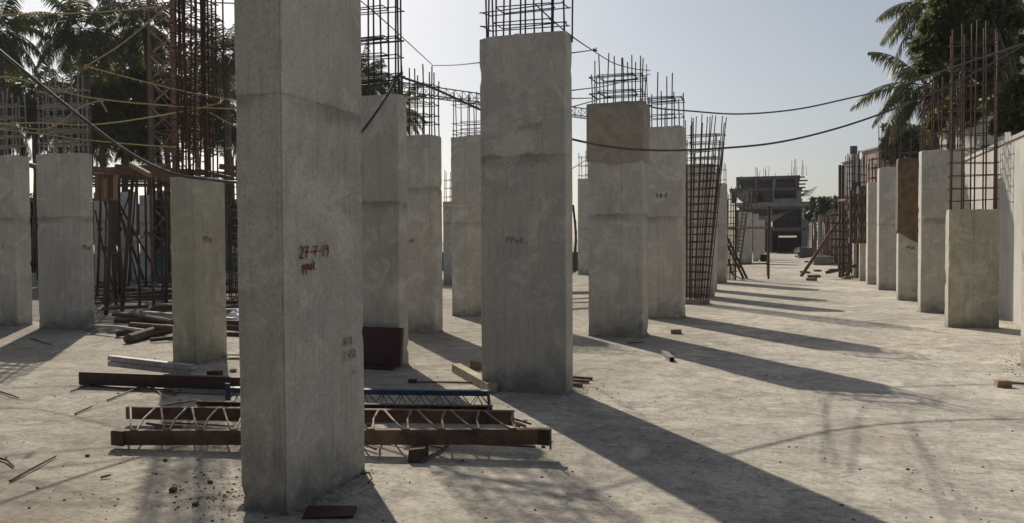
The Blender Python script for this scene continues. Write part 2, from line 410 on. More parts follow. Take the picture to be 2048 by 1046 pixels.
def column(key, kind, xc, yb, xf, xs, yt, label, joint=1.9, rb=None, seams=(), fine=True, mt='conc', wid=None, thk=None, name='concrete_column', grp='concrete columns of the site', topj=.012):
    p = G(xc, yb)
    if kind == 'L':
        w = wid or bis(lambda t: proj(p+Vector((-t, 0, 0)))[0]-xf, 0, 3)
        d = thk or min(.95, max(.2, bis(lambda t: proj(p+Vector((0, t, 0)))[0]-xs, 0, 3)))
        x0, x1 = p.x-w, p.x
    else:
        w = wid or bis(lambda t: proj(p+Vector((t, 0, 0)))[0]-xf, 0, 3)
        d = thk or min(.6, max(.2, bis(lambda t: proj(p+Vector((0, t, 0)))[0]-xs, 0, 3)))
        x0, x1 = p.x, p.x+w
    h = zat(p, yt) if yt > -900 else -yt/1000
    cx, cy = (x0+x1)/2, p.y+d/2
    t = thing(name, label, 'column', (cx, cy, 0), grp)
    print('COL', key, 'at %.2f %.2f' % (cx, cy), 'w %.2f d %.2f h %.2f' % (w, d, h))
    shaft(t, -w/2, w/2, -d/2, d/2, h, joint, seams, fine, mt, topj, sd=len(COL)*3.7)
    if fine:
        sk = MB(); pp = []
        for (ax, ay, bx, by, nx, ny) in ((-w/2, -d/2, w/2, -d/2, 0, -1), (w/2, -d/2, w/2, d/2, 1, 0), (w/2, d/2, -w/2, d/2, 0, 1), (-w/2, d/2, -w/2, -d/2, -1, 0)):
            n_ = max(3, int(math.hypot(bx-ax, by-ay)/.025))
            for i in range(n_): pp.append((ax+(bx-ax)*i/n_+cx, ay+(by-ay)*i/n_+cy, nx, ny))
        for lay in range(3):
            for (x_, y_, nx, ny) in pp:
                q = max(.0, .5+.9*nv(x_+len(COL), y_, 0, 7)+.5*nv(x_, y_, 2, 22)); o_ = (-.006, .008+.014*q, .015+.034*q)[lay]; z_ = (.008+.02*q, .003+.009*q, -.004)[lay]
                sk.v.append(Vector((x_+(nx+.0)*o_, y_+ny*o_, z_)))
        n_ = len(pp)
        for lay in range(2):
            for k in range(n_): k2 = (k+1) % n_; sk.f.append((lay*n_+k, (lay+1)*n_+k, (lay+1)*n_+k2, lay*n_+k2))
        sk.build('mortar_skirt', 'mortar', t)
    if rb:
        rb = dict(rb); z1 = zat(p, rb.pop('y')) if 'y' in rb else rb.pop('z'); sp = rb.pop('sp', .25); s0 = rb.pop('s0', .15); st = rb.pop('st', None)
        if st is None:
            st = []; z = h+s0; smax = min(z1-.15, rb.pop('smax', 99)+h)
            while z < smax: st.append(z); z += sp*random.uniform(.88, 1.12)
        else: st = [zat(p, q) for q in st]
        rb.pop('smax', None)
        cage(t, -w/2, w/2, -d/2, d/2, h-.02, z1, st=st, **rb)
    COL[key] = (x0, x1, p.y, p.y+d, h, t, depth(p))
    return t
column('front', 'L', 574, 1030, 481, 731, -3500, 'tall foreground concrete column marked with a red date, cut by the top of the photo', 2.30,
       dict(z=5.6, nx=2, ny=5, sp=.2, s0=.1), mt='conc', seams=(.975,))
column('centre', 'L', 1133, 790, 963, 1146, 60, 'broad grey concrete column with ragged top and dark patchy joint, standing past the rusty truss', 2.32,
       dict(z=5.4, nx=7, ny=3, st=[37, 4, -50, -100, -160], m='bar', r=.0095, jit=.03), topj=.035)
column('behind_front', 'L', 800, 735, 655, 818, 187, 'grey column half hidden by the foreground column, maroon panel leaning on it', 1.95,
       dict(z=5.6, nx=6, ny=3, st=[160, 146, 105, 74, 70, 10, -40, -90], m='bar', r=.011))
column('fourth', 'L', 870, 667, 785, 886, 269, 'grey column behind the one with the maroon panel, short rebar on top', 2.35,
       dict(y=125, nx=6, ny=3, st=[243, 228, 205, 166], m='bar', r=.011, tops=.35), seams=(.9,))
column('fifth', 'L', 988, 634, 904, 1002, 270, 'grey column peeping out left of the broad ragged-topped column', 1.85,
       dict(y=178, nx=6, ny=3, st=[264, 256, 242, 205], m='bar', r=.010, tops=.3), seams=(.33,))
column('sixth', 'L', 925, 570, 887, 931, 402, 'small distant column seen in the narrow gap right of the short-rebar column', 2.1,
       dict(y=337, nx=4, ny=2, sp=.28, m='bar_gr', r=.012, coarse=True), fine=False)
column('hessian_col', 'L', 1285, 676, 1177, 1296, 203, 'concrete column with brown hessian wrapped round its top, bare rebar above', 1.88,
       dict(y=98, nx=7, ny=3, st=[181, 178, 149, 146], m='bar', r=.010, tops=.45), seams=(.62,))
column('eighth', 'L', 1364, 638, 1278, 1371, 251, 'stained grey column directly right of the hessian-topped column', 1.92,
       dict(y=138, nx=6, ny=2, st=[228, 196, 192], m='bar', r=.012, tops=.7), seams=(.45,))
column('tenth', 'L', 1427, 595, 1362, 1430, 327, 'concrete column seen through the red splayed rebar cage', 1.9, None, mt='conc', fine=False)
column('tenb', 'L', 1431, 581, 1385, 1434, 346, 'sliver of a column between the red rebar cage and the pale column beyond', 1.9,
       dict(y=300, nx=4, ny=2, sp=.3, m='bar_gr', r=.010, coarse=True), fine=False)
column('eleventh', 'L', 1451, 566, 1404, 1454, 366, 'narrow pale column with a few thin bars on top, next to the scaffold frame', 2.0,
       dict(y=318, nx=4, ny=2, sp=.35, m='bar', r=.012, coarse=True, tops=.4), fine=False, mt='conc_pale', seams=(.5,))
column('gapcol', 'L', 1200, 550, 1156, 1206, 356, 'far pale column seen in the gap right of the broad column', 2.0,
       dict(y=298, nx=4, ny=2, sp=.4, m='bar', r=.016, coarse=True, tops=.5), fine=False)
column('left_edge', 'L', 34, 653, -60, 66, 310, 'column cut by the left edge of the photo, stained at mid height', 1.93,
       dict(y=165, nx=6, ny=3, st=[290, 270, 250, 231, 207], m='bar_gr', r=.012, tops=.4), seams=(.55,))
column('left_i', 'L', 164, 660, 78, 191, 305, 'wide column with pale cement-coated rebar, left of the timber props', 1.93,
       dict(y=120, nx=6, ny=3, st=[286, 279, 262, 256, 237, 231, 210, 205, 176], m='bar_gr', r=.012, tops=.8), seams=(.62,))
column('left_j', 'L', 392, 728, 345, 455, 352, 'short olive-grey column carrying a tall tangle of rusty rebar', None,
       dict(z=6.0, nx=7, ny=5, sp=.15, s0=.3, m='bar_rust', r=.0105, jit=.045, tops=.3), mt='conc_olive')
column('k1', 'L', 270, 572, 237, 280, 383, 'far pale column behind the timber props, left one of two', 2.2, None, fine=False)
column('k2', 'L', 300, 566, 281, 307, 390, 'far pale column behind the timber props, right one of two', 2.2, None, fine=False)
column('k3', 'L', 215, 576, 190, 222, 384, 'far column behind the wooden shutter box, in deep shade', 2.2, None, fine=False)
# right hand row
column('A', 'R', 1896, 655, 1998, 1889, 420, 'short broad column with a tall see-through rust red rebar grid, right side', None,
       dict(z=5.1, nx=5, ny=3, sp=.21, s0=.16, smax=2.9, m='bar_rust', r=.012, tops=.4, inner=False), mt='conc_olive', seams=(.5,))
column('B', 'R', 1841, 625, 1924, 1835, 301, 'tall column just left of the short one with the open rebar grid', 1.88,
       dict(y=150, nx=5, ny=2, sp=.3, s0=.08, m='bar_rust', r=.013, coarse=False, tops=.5))
column('Cc', 'R', 1796, 601, 1866, 1792, 318, 'right-hand column draped in brown hessian cloth', 1.9,
       dict(y=262, nx=4, ny=2, sp=.35, m='bar_rust', r=.012, coarse=True, tops=.4), fine=False)
column('Dd', 'R', 1757, 580, 1793, 1752, 335, 'column left of the hessian-draped one on the right, brown line at mid height', 1.9,
       dict(y=245, nx=4, ny=2, sp=.35, m='bar_rust', r=.012, coarse=True, tops=.6), fine=False, seams=(.4,))
column('Ee', 'R', 1735, 569, 1760, 1732, 365, 'slim column next to the timber formwork tower on the right', 2.0,
       dict(y=300, nx=4, ny=2, sp=.3, m='bar_rustd', r=.014, coarse=True, tops=.6), fine=False)
column('Gg', 'R', 2053, 738, 2200, 2040, 390, 'column barely in view at the right edge of the photo', 2.6,
       dict(z=5.6, nx=5, ny=2, sp=.2, m='bar_rust', r=.013), mt='conc_pale')
column('f1', 'R', 1707, 556, 1714, 1703, 484, 'short stub column below the timber formwork, left of two', None, None, fine=False, thk=.3)
column('f2', 'R', 1719, 562, 1731, 1716, 484, 'short stub column below the timber formwork, right of two', None, None, fine=False, thk=.3)
column('s1', 'L', 1503, 527, 1477, 1512, 424, 'sunlit pale column with the ladder leaning on it', None,
       dict(y=405, nx=4, ny=2, sp=.3, m='bar', r=.02, coarse=True), fine=False, mt='conc_pale')
column('s2', 'L', 1516, 523, 1506, 1522, 428, 'pale column with brown shutter boards bolted on, beyond the ladder', None, None, fine=False, mt='conc_pale')
column('s3', 'L', 1529, 520, 1517, 1534, 440, 'farthest pale column before the big unfinished building', None, None, fine=False, mt='conc_pale')
# ---------------------------------------------------------------- red writing on the columns
STROKES = {'2': [[(0, .8), (.25, 1), (.55, .85), (.5, .55), (0, 0), (.6, .02)]], '7': [[(0, .95), (.6, 1), (.3, .5), (.2, 0)], [(.1, .5), (.5, .52)]],
 '-': [[(.05, .48), (.5, .52)]], '1': [[(.2, 1), (.22, 0)]], '9': [[(.5, .9), (.2, 1), (.05, .75), (.3, .58), (.5, .8), (.5, .4), (.3, 0)]],
 'P': [[(.05, 0), (.08, 1), (.45, .95), (.5, .7), (.08, .55)]], 'p': [[(.05, -.3), (.1, .6), (.4, .6), (.42, .3), (.1, .2)]], 'o': [[(.25, .6), (.03, .4), (.1, .08), (.38, .08), (.45, .42), (.25, .6)]],
 'k': [[(.05, 0), (.08, 1)], [(.5, .75), (.1, .35), (.5, 0)]], 'K': [[(.05, 0), (.08, 1)], [(.5, .95), (.1, .5), (.55, 0)]], 'A': [[(0, 0), (.25, 1), (.5, 0)], [(.1, .38), (.42, .4)]],
 '8': [[(.25, .52), (.45, .75), (.25, 1), (.06, .76), (.25, .52), (.48, .22), (.25, 0), (.03, .25), (.25, .52)]], '3': [[(.05, .95), (.45, .9), (.2, .58), (.45, .3), (.25, 0), (.02, .1)]],
 '4': [[(.3, 1), (.02, .4), (.5, .42)], [(.4, .65), (.38, 0)]], '5': [[(.5, 1), (.1, .98), (.08, .58), (.45, .5), (.4, .08), (.05, .02)]], '0': [[(.25, 1), (.03, .6), (.12, .05), (.4, .08), (.48, .6), (.25, 1)]],
 '.': [[(.1, .04), (.14, 0)]], 'v': [[(0, .4), (.15, 0), (.5, .8)]], ' ': []}
def writing(key, face, text, px, py, hpx, label=None, wd=.011, m='paint_faint', name='painted_writing', slope=.0, sp=.74):
    x0, x1, y0, y1, h, root, D = COL[key]
    if face == 'front': Y = y0-.011; d = ray(px, py); p = EP+d*(Y/d.y); ux = Vector((1, 0, 0)); nn = Vector((0, -1, 0))
    else: X = x1+.011; d = ray(px, py); p = EP+d*(X/d.x); ux = Vector((0, 1, 0)); nn = Vector((1, 0, 0))
    H = hpx/F*depth(p); mb = MB(); cx = 0
    for ch in text:
        for st in STROKES[ch]:
            pts = [Vector((a_+random.uniform(-.02, .02), b_+random.uniform(-.02, .02))) for a_, b_ in st]
            L = [p+ux*((cx+q.x)*H*.85)+Vector((0, 0, q.y*H+slope*cx*H)) for q in pts]
            for i in range(len(L)-1):
                dd = (L[i+1]-L[i]).normalized(); sn = dd.cross(nn)*wd/2*random.uniform(.7, 1.15)
                e_ = dd*wd*.3; mb.quad(L[i]-sn-e_, L[i+1]-sn+e_, L[i+1]+sn+e_, L[i]+sn-e_)
                n0 = len(mb.v); mb.v += [v+nn*-.002 for v in mb.v[n0-4:n0]]; mb.f.append((n0+3, n0+2, n0+1, n0))
        cx += sp if ch not in '1.-' else sp*.72
    return mb.build(name, m, root)
writing('front', 'side', '27-7-19', 601, 516, 22, wd=.0095, slope=.02, sp=.98, m='paint_red')
writing('front', 'side', 'ppok', 606, 543, 20, wd=.0095, slope=.06, sp=.72, m='paint_red')
writing('front', 'side', 'A-18', 689, 693, 16, wd=.0055, slope=.02, m='paint_faint')
writing('front', 'side', '3.450', 688, 722, 17, wd=.0055, slope=.02, m='paint_faint')
writing('front', 'side', 'v', 708, 748, 8, wd=.006)
writing('centre', 'front', 'PPoK', 1013, 487, 12, wd=.006, sp=.95)
writing('centre', 'front', '30-7-19', 1034, 263, 12, wd=.0045, slope=.06, sp=.84)
writing('left_i', 'front', 'PPoK', 148, 501, 9, wd=.016) if False else writing('left_i', 'side', 'PPoK', 166, 500, 9, wd=.012)
writing('left_j', 'side', 'PPok', 408, 484, 11, wd=.009)
writing('fourth', 'front', 'ok', 819, 485, 9, wd=.01)
writing('Cc', 'front', 'PPoK', 1812, 499, 7, wd=.014)
writing('eighth', 'front', '1-8-7', 1312, 396, 9, wd=.012, m='rust_dk')
writing('left_edge', 'front', '7', 3, 499, 9, wd=.014)
# ---------------------------------------------------------------- cloths on columns
def cloth(key, zlow, label, seed, m='hess'):
    x0, x1, y0, y1, h, root, D = COL[key]; s = MB(); g = .016
    per = [];
    for (ax, ay, bx, by, nx, ny) in ((x0-g, y0-g, x1+g, y0-g, 0, -1), (x1+g, y0-g, x1+g, y1+g, 1, 0), (x1+g, y1+g, x0-g, y1+g, 0, 1), (x0-g, y1+g, x0-g, y0-g, -1, 0)):
        n = max(4, int(math.hypot(bx-ax, by-ay)/.05))
        for i in range(n): per.append((ax+(bx-ax)*i/n, ay+(by-ay)*i/n, nx, ny))
    rows = 18; N = len(per)
    for r in range(rows+1):
        for (x, y, nx, ny) in per:
            zl = zlow(x, y)
            z = h+.012+.012*nv(x+seed, y, 0, 6)-(h-zl)*r/rows
            k = .010*nv(x*1.5+seed, y*1.5, z*.8, 3)+.012*abs(nv(x+seed, y+3, z, 5))
            if r == 0: k -= .012
            s.v.append(Vector((x+nx*k, y+ny*k, z)))
    for r in range(rows):
        for k in range(N):
            k2 = (k+1) % N; s.f.append((r*N+k, (r+1)*N+k, (r+1)*N+k2, r*N+k2))
    # a ragged lap over the top edge
    b = len(s.v)
    cx, cy = (x0+x1)/2, (y0+y1)/2
    for k in range(N):
        v = s.v[k]; s.v.append(Vector(((v.x-cx)*.9+cx, (v.y-cy)*.75+cy, v.z-.002)))
    for k in range(N): k2 = (k+1) % N; s.f.append((k, k2, b+k2, b+k))
    o = solo(s, 'hessian_cloth', m, label, 'cloth', 'hessian cloths on columns', True)
    md = o.modifiers.new('solid', 'SOLIDIFY'); md.thickness = .006; md.offset = 1
zl7 = zat(G(1285, 676), 320)
cloth('hessian_col', lambda x, y: zl7+.05*math.sin((x-COL['hessian_col'][0])*4.2)-.12*(1-abs((x-COL['hessian_col'][0])/.84*2-1))+.03*nv(x, y, 0, 9), 'brown wet cloth wrapped round the top of a centre-right column', 3)
zc = zat(G(1796, 601), 466)
cloth('Cc', lambda x, y: zc-max(0, x-COL['Cc'][0])*.62+.02*nv(x, y, 0, 8), 'long dark brown cloth hanging with a slanting hem on a right-hand column', 8, 'hess_dk')
# ---------------------------------------------------------------- splayed red rebar cage
p = G(1372, 608); D9 = depth(p); w9 = .44; h9 = zat(p, 228)
rc = thing('rebar_cage', 'splayed rust red rebar cage, wider at its top, not yet cast in concrete', 'rebar cage', (p.x+w9/2, p.y+.15, 0), 'rebar cages')
cage(rc, -w9/2, w9/2, -.15, .15, .06, h9, nx=9, ny=4, st=[.2+.175*i for i in range(22)], m='bar_rust', r=.012, jit=.02, tops=.45, splay=.42)
MB().box((p.x+w9/2, p.y+.15, .04), (w9+.12, .42, .12), jit=.015).build('starter_block', 'stone', rc)
def farcage(x, yb, yt, wpx, label, m='bar_rust', n=5, r=.02, sp=.3, grp='far rebar cages'):
    p = G(x, yb); D = depth(p); w = wpx/F*D; h = zat(p, yt)
    t = thing('rebar_cage', label, 'rebar cage', (p.x, p.y, 0), grp)
    cage(t, -w/2, w/2, -.2, .2, .05, h, nx=n, ny=3, st=[.3+sp*i for i in range(int((h-.5)/sp))], m=m, r=r, jit=.02, tops=.4, coarse=True, inner=False)
    return t
farcage(1464, 560, 372, 20, 'tall dark red rebar cage beside the leaning ladder', 'bar_rustd', 5, .014, .22)
farcage(1500, 516, 375, 26, 'rebar cage rising behind the ladder column', 'bar_rustd', 4, .03, .5)
for i, (x, yb, yt, w, l) in enumerate(((1627, 513, 434, 9, 'rebar cage farthest down the right side of the lane'), (1640, 515, 430, 9, 'second farthest rebar cage right of the lane, by the pale post'), (1652, 518, 428, 11, 'middle one of the far rust red cages right of the lane'),
        (1664, 522, 425, 12, 'far rust red cage just left of the scaffold poles'), (1676, 530, 420, 14, 'rust red cage standing behind the crossed scaffold poles'), (1690, 541, 412, 17, 'nearest of the far red cages, under the timber formwork'))):
    farcage(x, yb, yt, w, l, 'bar_rust', 4, .022, .35)
for i, (x, yb, yt, w, l) in enumerate(((1616, 511, 440, 9, 'rust cage beside the grey slab stack, at the very end'), (1634, 517, 436, 10, 'rust cage directly left of the pale post'), (1658, 524, 424, 12, 'rust cage behind the long raking pole foot'),
        (1670, 528, 418, 12, 'rust cage close left of the two tall dark poles'), (1683, 536, 408, 14, 'rust cage close right of the two tall dark poles'), (1696, 545, 400, 14, 'rust cage touching the timber formwork'))):
    farcage(x, yb, yt, w, l, ['bar_rustd', 'bar_rust'][i % 2], 4, .025, .28)
farcage(1700, 548, 305, 18, 'tall rust cage above the timber formwork tower', 'bar_rustd', 4, .018, .3)
farcage(1722, 556, 300, 18, 'tall rust cage next to the slim column', 'bar_rustd', 4, .016, .3)
farcage(469, 600, 300, 13, 'thin dark rebar cage between the olive column and the foreground column', 'rust_dk', 4, .012, .2)
# ---------------------------------------------------------------- boundary wall on the right
p = G(2000, 634); X = p.x; hw = zat(p, 290)
t = thing('boundary_wall', 'long pale plastered wall running away along the right side', 'wall', (X+.1, p.y, 0))
mb = MB(); n = 60; y0, y1 = p.y-7, p.y+60
mb.bbox((X, y0, -.1), (X+.22, y1, hw)); o = mb.build('wall_face', 'plaster', t)
mb = MB(); mb.bbox((X-.03, y0, hw+.002), (X+.25, y1, hw+.07)); mb.build('coping', 'plaster', t)
# ---------------------------------------------------------------- foreground steel
def GB(x, y, z): return G(x, y, z)
def steel_beam(name, a, b, h, w, m, label, grp=None, side=1, cat='steel beam', z=None):
    s = MB().channel(a, b, h, w, .008, side); return solo(s, name, m, label, cat, grp)
# front truss: two channels joined by zigzag rods
zA = .085; A0, A1 = G(222, 876, .03+.05), G(1103, 874, .15); B0, B1 = G(252, 826, .10), G(1028, 836, .13)
t = thing('lattice_girder', 'rusty two-rail steel girder with zigzag rods lying in front of the columns', 'girder', ((A0.x+B0.x)/2, (A0.y+B0.y)/2, 0))
MB().channel(A0, A1, .105, .05, .007, -1).build('front_rail', 'beam_rust', t)
MB().channel(B0, B1, .10, .05, .007, -1).build('rear_rail', 'beam_rust', t)
zz = MB(); N = 12; up = Vector((0, 0, .052))
for i in range(N):
    a_ = B0.lerp(B1, (i+.15)/N)+up; c_ = A0.lerp(A1, (i+.62)/N*.94)+up*1.05; b_ = B0.lerp(B1, (i+.98)/N)+up
    zz.tube([a_, a_.lerp(c_, .5)+Vector((0, 0, -.004)), c_, c_+(A1-A0).normalized()*.04, c_.lerp(b_, .5), b_], .0085, 6)
zz.build('zigzag_rod', 'rod_grey', t, True)
for k in (.02, .5, .985):
    q = A0.lerp(A1, k); MB().box(q+Vector((0, -.010, 0)), (.10, .008, .108)).build('end_plate', 'rust_dk', t)
mb = MB(); q = G(1098, 870, .1); mb.tube([G(1101, 884, .14)+Vector((0, 0, -.05)), G(1101, 884, .14)+Vector((0, 0, .09))], .008); mb.build('bolt', 'rod_grey', t)
for i, (pts, l) in enumerate((([(975, 822), (1062, 848)], 'upper of the thin rods fanning out at the right end of the girders'), ([(960, 828), (1052, 852)], 'middle rod of the fan at the right end of the girders'), ([(950, 835), (1040, 853)], 'lowest rod of the fan at the right end of the girders'))):
    solo(MB().tube([G(*pts[0], .06), G(*pts[1], .03)], .009, 5), 'steel_rod', ['rust_dk', 'rod_grey', 'rust'][i], l, 'rod', 'rods by the girders')
# third rail with rods, left of the foreground column
C0, C1 = G(393, 812, .08), G(985, 822, .08)
t = thing('lattice_girder', 'second rusty girder just behind, its zigzag rods spread on the ground', 'girder', (C0.x, C0.y, 0))
MB().channel(C0, C1, .10, .05, .007, 1).build('rail', 'beam_rust', t)
zz = MB(); q0, q1 = G(262, 822, .12), G(395, 800, .13)
zz.tube([q0, q1], .009); zz.tube([q1, G(388, 832, .05)], .009); zz.tube([G(330, 814, .11), G(326, 838, .05)], .009)
for i in range(9):
    a_ = C0.lerp(C1, (i+.1)/9)+Vector((0, 0, .05)); b_ = a_.lerp(C0.lerp(C1, (i+.6)/9), 1)+Vector((0, -.22, -.07))
    zz.tube([a_, b_, C0.lerp(C1, (i+1)/9)+Vector((0, 0, .05))], .008)
zz.build('zigzag_rod', 'rod_grey', t, True)
jr = random.Random(9)
for i in range(16):
    k = jr.uniform(.02, .78); a_ = A0.lerp(A1, k).lerp(B0.lerp(B1, k), jr.uniform(.25, 1.3)); a_.z = jr.uniform(.015, .07); L = jr.uniform(.3, .75); an = jr.gauss(0, .22)
    b_ = a_+Vector((math.cos(an)*L, math.sin(an)*L, 0)); 
    solo(MB().tube([a_, a_.lerp(b_, .5)+Vector((0, jr.uniform(-.04, .04), 0)), b_], jr.uniform(.006, .011), 5), 'steel_rod', ['rust_dk', 'rust', 'rod_grey', 'wood_dk'][i % 4], 'loose rod tangled on the slab between the lattice girders', 'rod', 'loose rods between the girders')
# blue lattice girder
D0, D1 = G(456, 815, 0), G(976, 823, 0); z1 = zat(D1, 786)
t = thing('lattice_girder', 'blue painted lattice girder lying behind the rusty ones', 'girder', (D0.x, D0.y, 0))
u = Vector((0, 0, z1)); MB().beam(D0+u, D1+u, .07, .045).build('top_chord', 'blue', t)
MB().tube([D0+Vector((0, -.06, .015)), D1+Vector((0, -.06, .015))], .012).tube([D0+Vector((0, .08, .015)), D1+Vector((0, .08, .015))], .012).build('bottom_rod', 'blue', t)
for sgn in (-.06, .08):
    N = 14; mb = MB()
    pts = []
    for i in range(N*2+1):
        k = i/(2*N); b_ = D0.lerp(D1, k); pts.append(b_+Vector((0, sgn*.45 if i % 2 else sgn, z1-.015 if i % 2 else .02)))
    mb.tube(pts, .007, 5); mb.build('lattice_rod', 'blue', t)
MB().beam(D1+u*1.12, D1+Vector((.02, 0, .0)), .05, .01).build('end_plate', 'blue', t); MB().beam(D0+u*1.35, D0, .05, .01).build('end_plate', 'blue', t)
# dark beam, left
steel_beam('steel_beam', G(158, 762, .055)+Vector((0, 0, .03)), G(530, 770, .085), .13, .06, 'rust_dk', 'long dark rusty channel beam lying left of the foreground column', 'loose steel beams', -1)
a_, b_ = G(216, 736, .05)+Vector((0, 0, .05)), G(382, 747, .07)
s = MB().channel(a_, b_, .055, .07, .005, -1).channel(a_+Vector((.0, .0, .064)), b_+Vector((.0, .0, .06)), .055, .07, .005, -1)
solo(s, 'steel_beam', 'beam_grey', 'short grey box channel at the foot of the olive-grey column', 'steel beam', 'loose steel beams')
# block and rods at the girder
solo(MB().box(G(838, 905, .045), (.11, .2, .09), Matrix.Rotation(.3, 3, 'Z'), .9, .008), 'timber_block', 'wood_dk', 'dark timber block propping the front girder', 'block')
solo(MB().tube([G(843, 924, .012), G(872, 905, .015), G(897, 890, .02)], .010), 'steel_rod', 'rod_grey', 'short bright rod on the ground in front of the girder', 'rod')
# maroon panel
x0, x1, y0, y1, h, root, D = COL['behind_front']
pa, pb = G(665, 738), G(797, 735); hp = zat(pb+Vector((0, -.25, 0)), 664)
s = MB(); Yp = y0-.16; q0 = PY(668, 735, Yp); q1 = PY(800, 735, Yp)
t = thing('steel_shutter', 'maroon steel shutter panel leaning on the half hidden column', 'panel', ((q0.x+q1.x)/2, Yp, 0))
rot = Matrix.Rotation(-.13, 3, 'X'); w_ = q1.x-q0.x; hh = .44; cc = Vector(((q0.x+q1.x)/2, Yp+.03, .045+hh/2))
MB().box(cc, (w_, .012, hh), rot).build('face_plate', 'maroon', t)
mb = MB()
for dx, dz, sx, sz in ((0, hh/2-.012, w_-.002, .025), (0, -hh/2+.012, w_-.002, .025), (-w_/2+.012, 0, .024, hh-.052), (w_/2-.012, 0, .024, hh-.052)):
    mb.box(cc+rot @ Vector((dx, .03, dz)), (sx, .045, sz), rot)
mb.build('edge_frame', 'maroon', t)
solo(MB().beam(Vector((q0.x-.05, Yp-.03, .02)), Vector((q1.x-.06, Yp-.06, .02)), .05, .04), 'timber_plank', 'wood_dk', 'dark strip of timber under the maroon panel', 'plank', 'loose planks')
# wood pieces
solo(MB().beam(G(912, 735, .05), G(985, 776, .05), .10, .09), 'timber_plank', 'wood_pale', 'pale squared timber poking out left of the broad ragged-topped column', 'plank', 'loose planks')
solo(MB().beam(G(945, 728, .05), G(990, 735, .05), .08, .09), 'timber_plank', 'wood', 'short brown timber offcut behind the pale squared timber', 'plank', 'loose planks')
mb = MB().box(G(825, 762, .02), (.08, .05, .04)); t = thing('prop_head', 'thin steel rod with a small block on its end, in the shadow strip', 'rod', tuple(G(825, 762)))
mb.build('block', 'wood_dk', t); MB().tube([G(830, 764, .02), G(880, 764, .015), G(950, 766, .012)], .009).build('rod', 'rust', t)
for i, (x, y, x2, y2) in enumerate(((1148, 755, 1184, 757), (1150, 762, 1178, 763), (1148, 768, 1164, 771))):
    solo(MB().beam(G(x-25, y-3, .02+i*.004), G(x2, y2, .02), .04, .025), 'wood_splinter', 'rust', ['top', 'middle', 'lowest'][i]+' of three brown splinters sticking out at the foot of the broad column', 'wood scrap', 'brown splinters')
def brick(x, y, rz, m, label, sz=(.17, .1, .07), grp='loose bricks and stones', name='brick'):
    s = MB(); s.box(G(x, y, sz[2]/2), sz, Matrix.Rotation(rz, 3, 'Z'), .96, .006)
    o = solo(s, name, m, label, name, grp); md = o.modifiers.new('bev', 'BEVEL'); md.width = .008; md.segments = 2
    return o
brick(1352, 663, .2, 'brick', 'single buff brick lying in the open right of the hessian-topped column')
brick(2006, 767, .1, 'brick', 'brown brick near the right edge with a stick behind it', (.13, .1, .07))
solo(MB().tube([G(2012, 764, .015), G(2100, 772, .02)], .012), 'stick', 'wood_or', 'reddish stick running from the brick to the right edge', 'stick', 'sticks and twigs')
# hollow square tube
a_, b_ = G(1326, 704, .025), G(1344, 720, .025); d = (b_-a_).normalized(); sx = Vector((d.y, -d.x, 0))
s = MB(); 
for o_, w_, h_ in ((sx*.027, .006, .06), (-sx*.027, .006, .06), (Vector((0, 0, .027)), .048, .006), (Vector((0, 0, -.027)), .048, .006)): s.beam(a_+o_+Vector((0, 0, .006)), b_+o_+Vector((0, 0, .006)), w_, h_)
solo(s, 'square_tube', 'bldg_lt', 'short hollow square tube lying in the long shadow', 'tube')
# plate at the foot of the front column
s = MB().box(G(660, 1024, .006), (.27, .17, .012), Matrix.Rotation(.38, 3, 'Z'), 1, .01)
solo(s, 'steel_plate', 'maroon', 'dark red plate lying flat at the foot of the foreground column', 'plate')
solo(MB().tube([G(722, 948, .02), G(738, 945, .04), G(744, 956, .02), G(737, 966, .01)], .006), 'bent_wire', 'rod_grey', 'bent piece of bright wire at the right foot of the foreground column', 'wire')
# sticks
for i, (pts, m, l) in enumerate((([(20, 962), (70, 934), (112, 912)], 'wood_dk', 'long straight stick in the lower left corner'), ([(-10, 780), (20, 789), (38, 796)], 'wood_dk', 'dark stick entering from the left edge'),
      ([(-10, 914), (14, 920), (27, 933)], 'wood_dk', 'bent stick at the left edge above the long straight stick'), ([(201, 955), (222, 950)], 'wood_dk', 'tiny twig alone on the lower left ground'),
      ([(142, 782), (175, 770), (188, 766)], 'rust_dk', 'short thin rod below the dark channel beam end'), ([(160, 768), (300, 782), (470, 790)], 'rust_dk', 'longest thin rod under the dark channel beam'),
      ([(230, 776), (330, 779), (355, 786)], 'rust_dk', 'thin dark rod crossing the longest one'), ([(215, 800), (280, 774), (330, 768)], 'rust_dk', 'thin slanting rod left of the second girder'),
      ([(290, 762), (332, 796)], 'rod_grey', 'pale rod crossing the thin dark rods'), ([(270, 770), (350, 790), (360, 780)], 'rust_dk', 'bent thin rod with its tip turned up'),
      ([(960, 818), (1050, 850)], 'rod_grey', 'rod lying against the right end of the girders'), ([(950, 822), (1015, 826)], 'rust', 'reddish rod tip behind the girders at right'),
      ([(1255, 686), (1290, 684)], 'wood_dk', 'thin twig behind the square tube'), ([(150, 828), (185, 812)], 'wood_dk', 'small pale twig below the thin rods'), ([(60, 676), (105, 690)], 'wood_dk', 'thin stick at the foot of the wide left column'))):
    mp = [G(x, y, .012+.006*(j % 2)) for j, (x, y) in enumerate(pts)]
    solo(MB().tube(mp, .009, 5, r2=.006), 'stick', m, l, 'stick', 'sticks and twigs')
